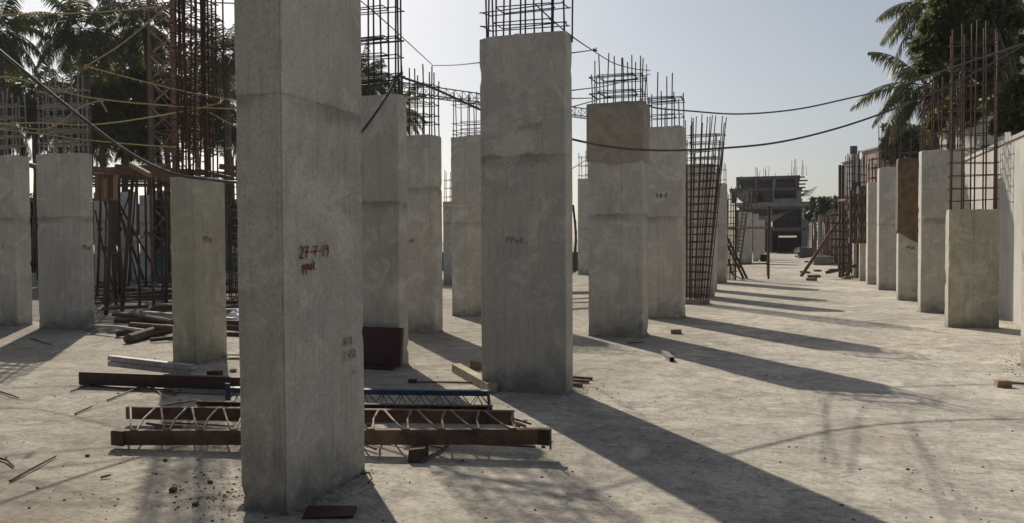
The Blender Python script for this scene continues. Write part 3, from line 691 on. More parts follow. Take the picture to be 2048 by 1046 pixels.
# small stones and crumbs
def pebble(mb, c, r):
    n0 = len(mb.v); t_ = (1+5**.5)/2
    vs = [(-1, t_, 0), (1, t_, 0), (-1, -t_, 0), (1, -t_, 0), (0, -1, t_), (0, 1, t_), (0, -1, -t_), (0, 1, -t_), (t_, 0, -1), (t_, 0, 1), (-t_, 0, -1), (-t_, 0, 1)]
    q = Matrix.Rotation(random.uniform(0, 6), 3, 'Z') @ Matrix.Rotation(random.uniform(0, 6), 3, 'X')
    for v in vs:
        u_ = q @ (Vector(v).normalized()*r*random.uniform(.7, 1.2)); mb.v.append(Vector((u_.x*1.2, u_.y, u_.z*.7))+c)
    for f in ((0, 11, 5), (0, 5, 1), (0, 1, 7), (0, 7, 10), (0, 10, 11), (1, 5, 9), (5, 11, 4), (11, 10, 2), (10, 7, 6), (7, 1, 8), (3, 9, 4), (3, 4, 2), (3, 2, 6), (3, 6, 8), (3, 8, 9), (4, 9, 5), (2, 4, 11), (6, 2, 10), (8, 6, 7), (9, 8, 1)):
        mb.f.append(tuple(n0+i for i in f))
mb = MB()
for i in range(1150):
    if i < 420:
        y = 560+490*random.random()**.8; x = random.uniform(-60, 2110)
    elif i < 560: x = random.gauss(440, 55); y = random.gauss(985, 28)
    elif i < 760: x = random.gauss(2035, 22); y = random.gauss(722, 14)
    elif i < 860: x = random.uniform(590, 750); y = 1035-(x-590)*.55+random.gauss(0, 12)
    elif i < 960: x = random.gauss(1150, 40); y = random.gauss(782, 10)
    else: x = random.uniform(-50, 700); y = random.uniform(640, 800)
    if y < 545: continue
    c_ = G(x, y); r_ = abs(random.gauss(0, 1))*.0036+.0025
    if random.random() < .02: r_ *= 1.7
    pebble(mb, c_+Vector((0, 0, r_*.3)), r_)
tag(mb.build('gravel', 'stone'), 'grit and crumbs of concrete scattered over the slab', None, kind='stuff')
mb = MB()
for i in range(150):
    y = 560+490*random.random()**.8; x = random.uniform(-60, 2110)
    if i > 100: x = random.gauss(430, 70); y = random.gauss(975, 30)
    r_ = abs(random.gauss(0, 1))*.004+.003
    pebble(mb, G(x, y)+Vector((0, 0, r_*.3)), r_)
tag(mb.build('debris_crumbs', 'log'), 'dark crumbs and dirt scattered over the slab', None, kind='stuff')
for i, (x, y, r_, l) in enumerate(((346, 979, .028, 'biggest dark stone in the lower left sunlit patch'), (175, 911, .016, 'small dark stone in the middle of the lower left ground'), (330, 920, .016, 'small stone in the soft shadow stripes below the girder'),
     (420, 963, .02, 'dark stone midway between the girder and the bottom edge'), (391, 1008, .022, 'stone near the bottom edge left of the foreground column'), (1050, 842, .018, 'dark crumb beyond the right end of the girders'),
     (925, 921, .01, 'tiny stone between girder shadow and tree shadow'), (466, 740, .045, 'pale lump of rubble behind the dark beam by the foreground column'), (1087, 893, .016, 'small stone under the right tip of the front girder'))):
    mb = MB(); pebble(mb, G(x, y, r_*.5), r_); solo(mb, 'stone', 'stone' if i in (7,) else 'log', l, 'stone', 'loose stones')
brick(430, 747, .1, 'wood_dk', 'dark offcut block beside the right foot of the olive-grey column', (.16, .09, .06), 'loose bricks and stones', 'block')
s = MB().box(G(470, 710, .04), (.2, .16, .008), Matrix.Rotation(.3, 3, 'Z') @ Matrix.Rotation(-.22, 3, 'X')); solo(s, 'white_board', 'sheet', 'bright white board glaring between the olive column and the foreground column', 'board')
# ---------------------------------------------------------------- cables and ropes
def line(name, m, r, pts, label, cat, grp, sag=0):
    V = [P(*q) for q in pts]; out = []
    for i in range(len(V)-1):                            # Catmull-Rom
        a_, b_ = V[i], V[i+1]; p0 = V[i-1] if i else a_*2-b_; p3 = V[i+2] if i+2 < len(V) else b_*2-a_
        for k in range(8):
            t_ = k/8; out.append(.5*((2*a_)+(b_-p0)*t_+(2*p0-5*a_+4*b_-p3)*t_*t_+(-p0+3*a_-3*b_+p3)*t_**3))
    out.append(V[-1])
    solo(MB().tube(out, r, 6), name, m, label, cat, grp, True)
cab = 'black power cables'
line('power_cable', 'cable', .016, [(-60, 55, 7.4), (0, 102, 7.5), (125, 205, 7.8), (250, 300, 8.1), (340, 345, 8.4), (420, 359, 8.8), (490, 363, 9.2), (600, 340, 8.9), (690, 295, 8.5), (728, 258, 8.4), (775, 190, 8.6), (797, 152, 8.7)], 'thick dusty cable sagging across the left columns behind the foreground column', 'cable', cab)
line('power_cable', 'cable', .013, [(797, 152, 8.7), (870, 178, 8.75), (960, 219, 8.8), (1060, 258, 8.9), (1146, 279, 9.1), (1230, 295, 9.35), (1330, 301, 9.6), (1450, 296, 9.8), (1560, 284, 9.85), (1680, 255, 9.9), (1800, 213, 10), (1920, 160, 10.1), (2045, 92, 10.2), (2110, 50, 10)], 'lower of two black cables sagging across the open sky', 'cable', cab)
line('power_cable', 'cable', .012, [(1293, 203, 12.6), (1308, 215, 12.4), (1380, 222, 12.4), (1478, 228, 12.4), (1590, 219, 12.3), (1700, 196, 12), (1800, 172, 11.8), (1920, 130, 11.5), (2045, 88, 11.2), (2120, 55, 11)], 'upper of two black cables sagging across the open sky', 'cable', cab)
line('power_cable', 'cable', .006, [(1293, 128, 11.7), (1294, 170, 11.7), (1296, 204, 11.6), (1303, 214, 11.6)], 'thin black lead hanging down the rebar of the hessian-topped column', 'cable', cab)
yr = 'yellow ropes strung between the left columns'
Y = [([(-40, 28, 10), (60, 29, 10), (200, 24, 10), (335, 12, 10)], 'topmost yellow rope running to the crane mast'), ([(335, 12, 10), (250, 83, 9.8), (172, 133, 9.6)], 'thick yellow rope slanting down from the mast to a knot'),
     ([(172, 133, 9.6), (344, 177, 9.7), (476, 202, 9.9)], 'yellow rope slanting right from the knot to the foreground column'), ([(-30, 160, 9.5), (18, 154, 9.5), (80, 170, 9.5), (184, 196, 9.6), (344, 212, 9.8), (476, 218, 10)], 'long yellow rope crossing all the left columns at mid height'),
     ([(-30, 250, 11), (60, 246, 11), (191, 249, 11), (344, 227, 10), (440, 206, 10)], 'yellow rope rising to the right into the rust tangle'), ([(-30, 256, 12), (70, 266, 12), (184, 281, 12), (330, 293, 12), (476, 297, 12)], 'lowest yellow rope, nearly level'),
     ([(-30, 240, 12), (90, 258, 12), (160, 215, 12), (202, 200, 12)], 'short yellow rope tied to the long mid rope'), ([(200, 198, 9.6), (206, 210, 9.6), (214, 224, 9.6)], 'loose yellow rope end hanging from a knot'),
     ([(420, 225, 9.6), (476, 256, 9.6)], 'yellow rope stub slanting down to the foreground column'), ([(425, 5, 10), (476, 7, 10)], 'short level rope near the top left of the foreground column')]
for pts, l in Y: line('rope', 'rope', .0085, pts, l, 'rope', yr)
gr_ = 'thin grey ropes strung between the middle columns'
Y = [([(722, 2, 9.6), (780, 52, 9.8), (866, 131, 14)], 'thin rope slanting down from the rebar behind the foreground column'), ([(866, 131, 14), (910, 130, 12), (962, 125, 9)], 'thin rope from the short rebar to the broad column'),
     ([(1070, 8, 7.9), (1110, 45, 7.9), (1147, 75, 8), (1187, 102, 11.5)], 'thin rope slanting down to the rebar of the hessian-topped column'), ([(1187, 102, 11.5), (1225, 125, 12), (1265, 137, 12), (1300, 141, 13)], 'thin rope sagging along the rebar tops'),
     ([(1143, 106, 8), (1187, 100, 11.5)], 'short level rope right of the broad column top'), ([(1143, 181, 9), (1220, 170, 12), (1300, 148, 14)], 'thin rope rising through the rebar above the hessian'), ([(1143, 197, 9), (1187, 196, 12)], 'level rope behind the hessian-topped column'),
     ([(1143, 214, 9), (1200, 198, 12), (1222, 192, 12)], 'lowest thin rope right of the broad column'), ([(884, 412, 15.8), (930, 412, 14), (962, 406, 13)], 'pale rope low between two grey columns'), ([(800, 196, 10), (900, 197, 14), (962, 196, 14)], 'faint level rope left of the broad column'),
     ([(1143, 338, 14), (1172, 320, 15)], 'short rope in the gap right of the broad column')]
for pts, l in Y: line('rope', 'rope_g', .007, pts, l, 'rope', gr_)
for i, (x, y, D, l) in enumerate(((798, 148, 8.65, 'red rag tie holding the cable on the rebar behind the foreground column'), (1188, 101, 11.4, 'red rag tie on the rebar above the hessian'), (172, 133, 9.55, 'rag knot where two yellow ropes meet'), (202, 199, 9.5, 'rag knot on the long yellow rope'))):
    mb = MB()
    for k in range(4): mb.box(P(x+random.uniform(-4, 4), y+random.uniform(-3, 3), D), (.05, .02, .02), Matrix.Rotation(random.uniform(-1, 1), 3, 'Y'), 1, .01)
    solo(mb, 'rag_tie', 'red_tie' if i < 2 else 'rope', l, 'tie', 'rag ties')
# ---------------------------------------------------------------- trees
def palm_crown(seed, nf, L, name, m, droop=1.0, wide=1.0):
    rnd = random.Random(seed); mb = MB()
    for i in range(nf):
        az = i*2.399+rnd.uniform(-.3, .3); k = i/nf
        el = R(78-128*k**.9+rnd.uniform(-10, 10)); Lf = L*rnd.uniform(.8, 1.08)*(1 if k < .8 else .85)
        d = Vector((math.cos(az)*math.cos(el), math.sin(az)*math.cos(el), math.sin(el)))
        p = d*.12; pts = [p.copy()]; n = 13; dd = d.copy()
        for j in range(n):
            dd.z -= (.085+.055*j/n)*droop*(1.2-.4*abs(math.sin(el))); dd.normalize(); p = p+dd*Lf/n; pts.append(p.copy())
        mb.tube(pts, .028, 4, r2=.006)
        for j in range(1, n+1):
            a_, b_ = pts[j-1], pts[j]; t_ = (b_-a_).normalized(); side = t_.cross(Vector((0, 0, 1)))
            if side.length < .05: side = Vector((math.sin(az), -math.cos(az), 0))
            side.normalize()
            for q in range(4):
                f = (j-1+q/4)/n
                if f < .12: continue
                c = a_.lerp(b_, q/4); ll = L*.35*math.sin(math.pi*min(1, f*.82+.16))**.7*rnd.uniform(.75, 1.1)*wide
                for sg in (-1, 1):
                    if rnd.random() < .07: continue
                    o = (side*sg*.8+t_*.55+Vector((0, 0, -.35-.5*rnd.random()))).normalized()
                    e1 = c+o*ll*.5; o2 = (o+Vector((0, 0, -.7-.4*rnd.random()))).normalized(); e2 = e1+o2*ll*.5
                    w = t_*(.027+.009*rnd.random())*L/3.4*1.15
                    n0 = len(mb.v); mb.v += [c-w*.6, c+w*.6, e1+w, e1-w, e2]
                    mb.f += [(n0, n0+1, n0+2, n0+3), (n0+3, n0+2, n0+4)]
    for i in range(9):                                     # coconuts and old leaf bases
        a_ = rnd.uniform(0, 6.28); pebble(mb, Vector((math.cos(a_)*.2, math.sin(a_)*.2, -.25-rnd.random()*.15)), .13)
    me = mb; me_ = bpy.data.meshes.new(name); me_.from_pydata(mb.v, [], mb.f); me_.materials.append(M[m]); return me_
pr = random.Random(3)
CR = {('L', i): palm_crown(10+i, 29, 3.6, 'crown', 'palm', 1.05) for i in range(3)}
CR.update({('R', i): palm_crown(50+i, 27, 3.4, 'crown', 'palm_r', 1.0) for i in range(2)})
def palm(x, y, D, rpx, label, kind='L', grp='coconut palms on the left', basex=None, var=0):
    c = P(x, y, D); s_ = rpx/F*D/3.1
    b = P(basex if basex is not None else x, 480, D); b.z = 0
    t = thing('coconut_palm', label, 'palm tree', b, grp)
    cr = bpy.data.objects.new('crown', CR[(kind, var % (3 if kind == 'L' else 2))]); C.objects.link(cr); cr.parent = t
    cr.location = c-b; cr.scale = (s_, s_, s_); cr.rotation_euler = (pr.uniform(-.12, .12), pr.uniform(-.12, .12), pr.uniform(0, 6.28))
    pts = []
    for i in range(10):
        k = i/9; q = b.lerp(c, k); q.x += .35*math.sin(k*math.pi)*pr.uniform(.8, 1.2); pts.append(q)
    tr = MB(); tr.tube(pts, .19, 9, r2=.12); tr.build('trunk', 'bark', t, True)
    # skirt of dead fronds
    return t
pl = [(165, 62, 36, 105, None, 'palm with its crown in clear view above the pale rebar column'), (-5, 62, 33, 110, -10, 'palm whose crown is cut by the upper left corner'), (290, 48, 38, 95, None, 'palm with its crown just left of the crane mast'),
      (448, 110, 40, 88, 440, 'palm with its crown touching the left side of the foreground column'), (62, 190, 40, 95, None, 'low palm behind the left rebar of the first two columns'),
      (240, 135, 42, 100, None, 'palm in the thick of the grove right of the pale rebar'), (325, 175, 42, 100, None, 'palm half hidden behind the crane mast'), (405, 200, 43, 95, None, 'palm behind the rust tangle of rebar'),
      (10, 235, 41, 95, None, 'low dark palm at the far left edge'), (150, 240, 44, 100, None, 'low dark palm behind the pale rebar column'), (240, 248, 44, 95, None, 'low dark palm above the timber deck, left one'),
      (310, 246, 45, 95, None, 'low dark palm above the timber deck, middle one'), (452, 252, 44, 75, None, 'low palm left of the foreground column, below the crane mast'),       (196, 205, 40, 105, None, 'palm with long hanging fronds behind the ropes'), (725, 155, 38, 66, None, 'palm peeping between the foreground column and the rebar'), (792, 218, 36, 66, None, 'palm fronds showing behind the short rebar')]
for i, (x, y, D, r_, bx, l) in enumerate(pl): palm(x, y, D, r_, l, 'L', 'coconut palms on the left', bx, i)
palm(1850, 172, 34, 128, 'palm with drooping golden fronds left of the big dark tree', 'R', 'coconut palms on the right', 1862, 0)
palm(1866, 12, 31, 118, 'palm with its crown at the top edge above the golden one', 'R', 'coconut palms on the right', 1900, 1)
palm(1990, -10, 30, 80, 'palm fronds in the upper right corner', 'R', 'coconut palms on the right', 2030, 0)
def tree(name, label, blobs, base, limbs, m, n, ls, D, grp=None, rt=.3):
    rnd = random.Random(len(label)*7+n); b = Vector((base.x, base.y, 0)); t = thing(name, label, 'tree', b, grp)
    mb = MB()
    tot = sum(r_**2 for (_, _, _, r_) in blobs)
    for (x, y, dz, rpx) in blobs:
        c0 = P(x, y, D+dz); r_ = rpx/F*D; nc = max(3, int(n*rpx**2/tot/38))
        for _ in range(nc):
            d = Vector([rnd.gauss(0, 1) for _ in range(3)]).normalized()*r_*rnd.random()**.4; cc = c0+Vector((d.x, d.y, d.z*.85)); cr = r_*rnd.uniform(.16, .34)
            for _ in range(38):
                q = cc+Vector([rnd.gauss(0, .5)*cr for _ in range(3)]); u1 = Vector([rnd.gauss(0, 1) for _ in range(3)]).normalized(); u2 = u1.orthogonal().normalized()
                s_ = ls*rnd.uniform(.6, 1.3); n0 = len(mb.v)
                mb.v += [q-u1*s_, q+u2*s_*.4, q+u1*s_, q-u2*s_*.4]; mb.f.append((n0, n0+1, n0+2, n0+3))
    mb.build('crown', m, t)
    mb = MB()
    top = P(*limbs[0]) if limbs else b+Vector((0, 0, 3)); mb.tube([b, b.lerp(top, .5)+Vector((.15, 0, 0)), top], rt, 8, r2=rt*.55)
    for l in limbs[1:]: 
        e_ = P(*l); mb.tube([top, top.lerp(e_, .5)+Vector((0, 0, .15)), e_], rt*.45, 6, r2=rt*.12)
    mb.build('trunk', 'bark', t, True)
bb = P(2075, 480, 24)
tree('broadleaf_tree', 'big dark spreading tree with yellow-green highlights at upper right', [(1905, 40, 0, 48), (1950, 30, 1, 52), (1880, 95, 0, 36), (1930, 90, 0, 46), (1985, 90, 1, 44), (1960, 140, 0, 40), (1845, 88, 0, 22), (1915, 145, 1, 34), (1990, 20, 1, 40), (1900, 0, 0, 40), (1940, -30, 0, 50), (1985, 175, 1, 24), (2030, 40, 1, 30), (1870, 50, 0, 26), (1930, 195, 0, 22), (2020, 130, 1, 24), (1890, 165, 0, 26), (1955, 190, 0, 20), (1975, 215, 1, 20), (1905, 215, 1, 26), (1870, 240, 2, 24), (1940, 235, 1, 22), (1860, 130, 0, 24)],
     bb, [(2040, 215, 24), (1960, 105, 24), (1985, 40, 24), (1900, 90, 24), (2010, 60, 25), (1850, 98, 24)], 'leaf', 42000, .10, 24)
tree('broadleaf_tree', 'lower green tree rising behind the boundary wall at the right edge', [(2020, 215, 0, 34), (2045, 180, 0, 30), (2035, 245, 0, 26), (1998, 250, 0, 20), (2055, 90, 0, 24)], P(2060, 480, 22), [(2040, 260, 22), (2030, 210, 22)], 'leaf', 11000, .09, 22)
tree('broadleaf_tree', 'small dark rounded tree behind the rebar left of the golden palm', [(1778, 268, 0, 22), (1800, 285, 0, 24), (1825, 275, 0, 30), (1760, 292, 0, 12), (1855, 285, 0, 26), (1790, 305, 0, 24), (1880, 285, 0, 26), (1835, 305, 0, 24), (1905, 255, 0, 24), (1925, 280, 0, 20)], P(1800, 480, 45), [(1798, 300, 45)], 'leaf_dk', 7000, .19, 45)
for i, (x, y, D, r_, l) in enumerate(((1628, 412, 75, 17, 'bush beside the unfinished building, nearest to it'), (1650, 408, 72, 18, 'bush in the middle of the far green clump'), (1678, 410, 70, 18, 'bush at the right of the far green clump'))):
    tree('far_tree', l, [(x, y, 0, r_), (x+4, y+12, 0, r_), (x-5, y+20, 0, r_)], P(x, 480, D), [(x, y+14, D)], 'leaf_dk', 3600, .2, D, 'far bushes', .2)
for i, (x, w, l) in enumerate(((90, 75, 'low dark undergrowth clump behind the two leftmost columns'), (215, 60, 'low dark undergrowth clump behind the shutter box'), (318, 50, 'low dark undergrowth clump behind the timber props'), (450, 45, 'low dark undergrowth clump left of the foreground column'))):
    tree('shrub', l, [(x-w/2, 430, 0, 32), (x, 425, 1, 34), (x+w/2, 432, 0, 32), (x+w/4, 462, 0, 30), (x-w/4, 465, 0, 30)], P(x, 480, 42), [(x, 462, 42)], 'leaf_dk', 5200, .16, 42, 'undergrowth clumps', .1)
# ---------------------------------------------------------------- tower crane mast on the left and a far crane
def lattice(mb, a, b, w, n, r, rd, ax=None):
    a, b = Vector(a), Vector(b); d = (b-a).normalized(); u = d.orthogonal().normalized() if ax is None else Vector(ax); v = d.cross(u).normalized(); u = v.cross(d)
    cs = [(u*i+v*j)*w/2 for i, j in ((-1, -1), (1, -1), (1, 1), (-1, 1))]
    for c_ in cs: mb.tube([a+c_, b+c_], r, 5)
    for k in range(n):
        p0, p1 = a.lerp(b, k/n), a.lerp(b, (k+1)/n)
        for q in range(4):
            c0, c1 = cs[q], cs[(q+1) % 4]
            mb.tube([p0+c0, p1+c1], rd, 4); mb.tube([p0+c1, p1+c0], rd, 4); mb.tube([p0+c0, p0+c1], rd, 4)
p = P(352, 480, 30); p.z = 0
t = thing('tower_crane', 'rusty orange lattice crane mast rising among the palms', 'crane', p)
s = MB(); lattice(s, p, p+Vector((0, 0, 13)), 1.15, 14, .055, .022, (1, 0, 0)); s.build('mast', 'mast_paint', t)
MB().box(p+Vector((0, 0, .15)), (2, 2, .3)).build('base', 'bldg', t)
t = thing('tower_crane', 'far crane whose thin lattice jib shows between the column tops', 'crane', P(600, 480, 70)*1)
j0, j1 = P(540, 150, 62), P(1262, 247, 88)
pb = P(600, 480, 64); t.location = (pb.x, pb.y, 0)
s = MB(); 
a_, b_ = j0, j1; N = 46; dv = (b_-a_).normalized(); sx = dv.cross(Vector((0, 0, 1))).normalized()*.55
tri = [Vector((0, 0, .9)), sx, -sx]
for c_ in tri: s.tube([a_+c_, b_+c_], .06, 5)
for k in range(N):
    p0, p1, pm = a_.lerp(b_, k/N), a_.lerp(b_, (k+1)/N), a_.lerp(b_, (k+.5)/N)
    for q in (1, 2): s.tube([p0+tri[q], pm+tri[0], p1+tri[q]], .03, 4)
    s.tube([p0+tri[1], p0+tri[2]], .03, 4)
s.build('jib', 'bldg', t)
s = MB(); q = j0.lerp(j1, .09); lattice(s, Vector((q.x, q.y, 0)), q+Vector((0, 0, 3)), 1.4, 16, .08, .03); s.build('mast', 'bldg', t)
# ---------------------------------------------------------------- timber deck on props, left
Dk = 17.5
t = thing('timber_deck', 'raw timber formwork deck carried on props behind the left columns', 'formwork', G(270, 600), None)
def tb(parent, name, a, b, w, h, m): MB().beam(P(*a), P(*b), w, h).build(name, m, parent)
for k in range(9):
    D_ = 18.6+k*.5+random.uniform(-.06, .06); a_, b_ = P(180+random.uniform(-12, 12), 480, D_), P(470+random.uniform(-60, 15), 480, D_); a_.z = b_.z = 3.06+random.uniform(-.02, .02)
    MB().beam(a_, b_, .2, .025).build('deck_board', 'wood_dk', t)
for (a, b, w, h, m) in (((178, 338, 17), (345, 352, 17), .1, .13, 'wood_or'), ((186, 341, 17.6), (330, 331, 19), .1, .10, 'wood'), ((60, 330, 18), (90, 338, 17.5), .1, .1, 'wood_or'), ((230, 333, 17.4), (480, 350, 19), .12, .10, 'wood_or'),
                        ((440, 333, 18), (482, 338, 18), .12, .12, 'wood_or'), ((180, 346, 18.5), (470, 346, 20), .1, .07, 'wood_dk'), ((300, 344, 16.6), (350, 362, 17), .1, .14, 'wood_or'), ((262, 329, 17), (300, 350, 16.5), .09, .09, 'wood'), ((200, 352, 16), (300, 356, 18), .08, .08, 'wood_dk'), ((395, 340, 18), (460, 356, 17), .08, .08, 'wood_dk')):
    tb(t, 'beam', a, b, w, h, m)
t = thing('shutter_box', 'open reddish timber shutter box hanging at the left end of the deck', 'formwork', P(212, 400, 16.6))
for (x0, y0, x1, y1, D, w, m) in ((190, 346, 236, 352, 16.5, .1, 'wood'), (195, 350, 195, 400, 16.5, .08, 'wood_or'), (208, 350, 208, 400, 16.6, .12, 'wood'), (231, 350, 231, 400, 16.4, .07, 'wood'), (220, 350, 220, 402, 17, .12, 'rust'), (186, 399, 236, 399, 16.6, .05, 'wood_or'), (226, 402, 226, 428, 16.7, .18, 'rust_dk')):
    MB().beam(P(x0, y0, D), P(x1, y1, D), w, .05, FW if abs(x1-x0) < 3 else Vector((0, 0, 1))).build('board', m, t)
xr_ = random.Random(31)
props = [(xr_.uniform(195, 340), xr_.uniform(352, 372), xr_.uniform(195, 340), xr_.uniform(566, 592), 'thin dark prop in the dense row farther back under the deck') for _ in range(7)]+[(203, 350, 194, 600, 'leftmost timber prop, beside the wide left column'), (222, 402, 212, 630, 'timber prop standing under the shutter box'), (272, 352, 196, 566, 'long raking prop crossing behind the others to the left'), (258, 380, 262, 570, 'thin prop between the raking prop and the next upright'),
         (266, 352, 244, 622, 'prop leaning slightly left, right of the raking prop'), (274, 350, 280, 612, 'slim dark prop with a collar at mid height'), (301, 352, 308, 622, 'prop left of the pair by the gap of light'), (308, 350, 312, 560, 'right one of the pair by the gap of light'),
         (322, 352, 326, 600, 'thick reddish prop left of the olive-grey column'), (331, 352, 333, 615, 'prop just right of the thick reddish one'), (338, 385, 338, 560, 'dark prop close against the olive-grey column'), (190, 420, 232, 600, 'prop leaning right behind the shutter box'),
         (229, 430, 232, 610, 'thin prop behind the one under the shutter box'), (238, 352, 240, 596, 'thin pale prop left of the raking prop foot'), (69, 345, 75, 560, 'prop seen in the slit between the two leftmost columns'), (290, 352, 292, 580, 'thin prop against the far pale column')]
for i, (x0, y0, x1, y1, l) in enumerate(props):
    b_ = G(x1, y1); D = depth(b_); a_ = P(x0, y0, min(D, 19.5) if y1 < 590 else D)
    w = .026+.018*(i % 3)*.5; 
    t = thing('timber_prop', l, 'prop', b_, 'timber props under the deck')
    mm = ['wood_dk', 'log', 'wood_dk', 'rust_dk'][i % 4]
    md_ = b_.lerp(a_, .55)+Vector((random.uniform(-.03, .03), 0, 0)); MB().tube([b_, md_, a_], w, 6, r2=w*.8).build('pole', mm, t, True)
    MB().tube([md_, md_+(a_-b_).normalized()*.1], w*1.7, 6).build('collar', mm, t)
l_ = thing('ladder', 'thin dark steel ladder standing among the timber props', 'ladder', G(220, 600))
for dx in (-5, 4): MB().tube([P(213+dx, 610, 18), P(218+dx, 400, 18)], .02, 5).build('rail', 'rust_dk', l_)
mb = MB()
for k in range(19): y = 605-k*11; mb.tube([P(208+5*k/19, y, 18), P(217+5*k/19, y, 18)], .01, 4)
mb.build('rung', 'rust_dk', l_)
solo(MB().tube([P(205, 515, 18), P(255, 495, 18), P(312, 455, 17)], .012, 5), 'rope', 'rope_g', 'slack dark rope crossing between the timber props', 'rope', yr)
# heap of timbers and steel on the ground behind
hr = random.Random(11)
for i in range(62):
    x = hr.uniform(150, 470); y = hr.uniform(562, 640) if i < 34 else hr.uniform(556, 600); L = hr.uniform(.8, 3.0); an = hr.gauss(.1, .45); a_ = G(x, y, .03+hr.random()*.18); b_ = a_+Vector((math.cos(an)*L, math.sin(an)*L, hr.uniform(-.03, .12)))
    w = hr.uniform(.04, .12)
    solo(MB().beam(a_, b_, w, w*hr.uniform(.4, 1)), 'timber_plank', ['wood_dk', 'wood_dk', 'log', 'beam_grey', 'rust_dk', 'wood_dk'][i % 6] if i % 13 else 'wood_pale', 'weathered length of timber or steel in the dark scatter under the timber deck', 'plank', 'scatter of timbers under the deck')
for i, (x0, y0, x1, y1, h0, r_, m, l) in enumerate(((232, 640, 380, 642, .05, .065, 'log', 'brown log with a cut end, middle of the small log pile'), (256, 678, 345, 655, .07, .075, 'log', 'thickest brown log at the front of the small log pile'), (262, 650, 420, 668, .14, .05, 'log', 'long log lying across the pile towards the olive column'),
      (232, 668, 300, 664, .06, .05, 'wood_dk', 'dark short log at the left end of the log pile'), (228, 628, 345, 644, .22, .045, 'log', 'upper log of the pile, slanting down to the right'), (180, 652, 290, 662, .12, .03, 'beam_grey', 'grey steel tube end poking left from the log pile'), (300, 680, 400, 676, .04, .03, 'rust_dk', 'thin dark bar in front of the log pile'))):
    a_, b_ = G(x0, y0, h0), G(x1, y1, h0); solo(MB().tube([a_, a_.lerp(b_, .5)+Vector((0, 0, .02)), b_], r_, 9), 'log', m, l, 'log', 'small log pile', False)
for i, (x0, y0, x1, y1, h0, w, m, l) in enumerate(((455, 655, 500, 658, .1, .09, 'rust', 'reddish beam end in the slit left of the foreground column'), (452, 668, 500, 670, .03, .07, 'wood_dk', 'dark beam end below the reddish one in the slit'), (450, 605, 500, 606, .1, .12, 'rust', 'maroon beam end higher up in the slit'), (452, 585, 500, 583, .1, .06, 'wood_pale', 'pale plank end at the top of the slit'))):
    solo(MB().beam(G(x0, y0, h0), G(x1, y1, h0), w, w), 'steel_beam', m, l, 'beam', 'beam ends in the slit')
mb = MB(); hr2 = random.Random(5)
for k in range(9): mb.box(G(468+hr2.uniform(-5, 12), 634+hr2.uniform(-6, 6), .1+hr2.random()*.12), (.16, .1, .05), Matrix.Rotation(hr2.uniform(-1, 1), 3, 'Y') @ Matrix.Rotation(hr2.uniform(-1, 1), 3, 'Z'), 1, .03)
solo(mb, 'cement_bag', 'sheet', 'crumpled white sheet with blue print in the slit by the foreground column', 'sheet')
s = MB().box(G(228, 594, .05), (.25, .15, .16), None, .9, .01); solo(s, 'paint_pot', 'sheet', 'small pale pot at the foot of the props', 'pot') if False else None
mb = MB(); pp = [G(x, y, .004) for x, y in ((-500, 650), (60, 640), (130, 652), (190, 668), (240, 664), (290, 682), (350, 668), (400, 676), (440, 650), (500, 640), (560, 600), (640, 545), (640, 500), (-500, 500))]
mb.v += pp; mb.f.append(tuple(range(len(pp)))); tag(mb.build('shade_soil', 'shade_soil'), None, None, kind='structure')  # flat dark sheet paints in the shade around deck and palms
# ---------------------------------------------------------------- stack of planks in the centre gap
for i in range(4):
    solo(MB().beam(G(1120, 585, .05+.09*i+.02*(i % 2)), G(1200, 583, .05+.09*i), .25, .05), 'timber_plank', ['wood_dk', 'wood_dk', 'wood_pale', 'wood_pale'][i], ['lowest', 'second', 'third', 'topmost'][i]+' plank of the stack in the gap right of the broad column', 'plank', 'planks stacked in the gap')
for i, (x0, y0, x1, y1, l) in enumerate(((1146, 410, 1150, 545, 'dark bent prop in the gap right of the broad column'), (1150, 440, 1144, 548, 'reddish prop in the gap right of the broad column'))):
    b_ = G(x1, y1); solo(MB().tube([b_, b_.lerp(P(x0, y0, depth(b_)), .6)+Vector((.1, 0, 0)), P(x0, y0, depth(b_))], .06, 6), 'timber_prop', 'rust_dk' if i else 'wood_dk', l, 'prop', 'props in the gap')
# ---------------------------------------------------------------- green net fence and pale buildings far left
t = thing('site_fence', 'green netting fence along the far side of the site', 'fence', G(500, 532))
f0, f1 = G(-200, 541), G(1180, 541)
fd = f1-f0
mb = MB(); mb.beam(f0+Vector((0, 0, .45)), f1+Vector((0, 0, .45)), .02, .9); mb.build('net_panel', 'green_net', t)
for k in range(24): q = f0.lerp(f1, k/23); MB().tube([q, q+Vector((0, 0, 1.2))], .04, 5).build('post', 'rust_dk', t)
def house(x0, x1, yt, D, m, label, depthm=8, name='house', win=True, grp=None, yb=None, store=3.0):
    a_, b_ = P(x0, yt, D), P(x1, yt, D); h = a_.z; c_ = (a_+b_)/2; w = (b_-a_).length; ang = math.atan2((b_-a_).y, (b_-a_).x); q = Matrix.Rotation(ang, 3, 'Z')
    t = thing(name, label, 'building', (c_.x, c_.y, 0), grp); n_ = q @ Vector((0, 1, 0)); c0 = Vector((c_.x, c_.y, 0))
    MB().box(c0+n_*depthm/2+Vector((0, 0, h/2)), (w, depthm, h), q).build('wall', m, t)
    MB().box(c0+n_*depthm/2+Vector((0, 0, h+.06)), (w+.3, depthm+.3, .12), q).build('roof', 'greyw', t)
    if win:
        nf = max(1, int(h/store)); nw = max(1, int(w/2.6))
        for i in range(nf):
            for j in range(nw):
                pc = c0+q @ Vector((-w/2+(j+.5)*w/nw, -.02, 1.6+i*store))
                if pc.z < h-.7: MB().box(pc, (1.1, .06, 1.2), q).build('window', 'dark', t); 
    return t, c0, q, w, h
house(-60, 60, 400, 60, 'white', 'pale house behind the palms at the far left edge', grp=None)
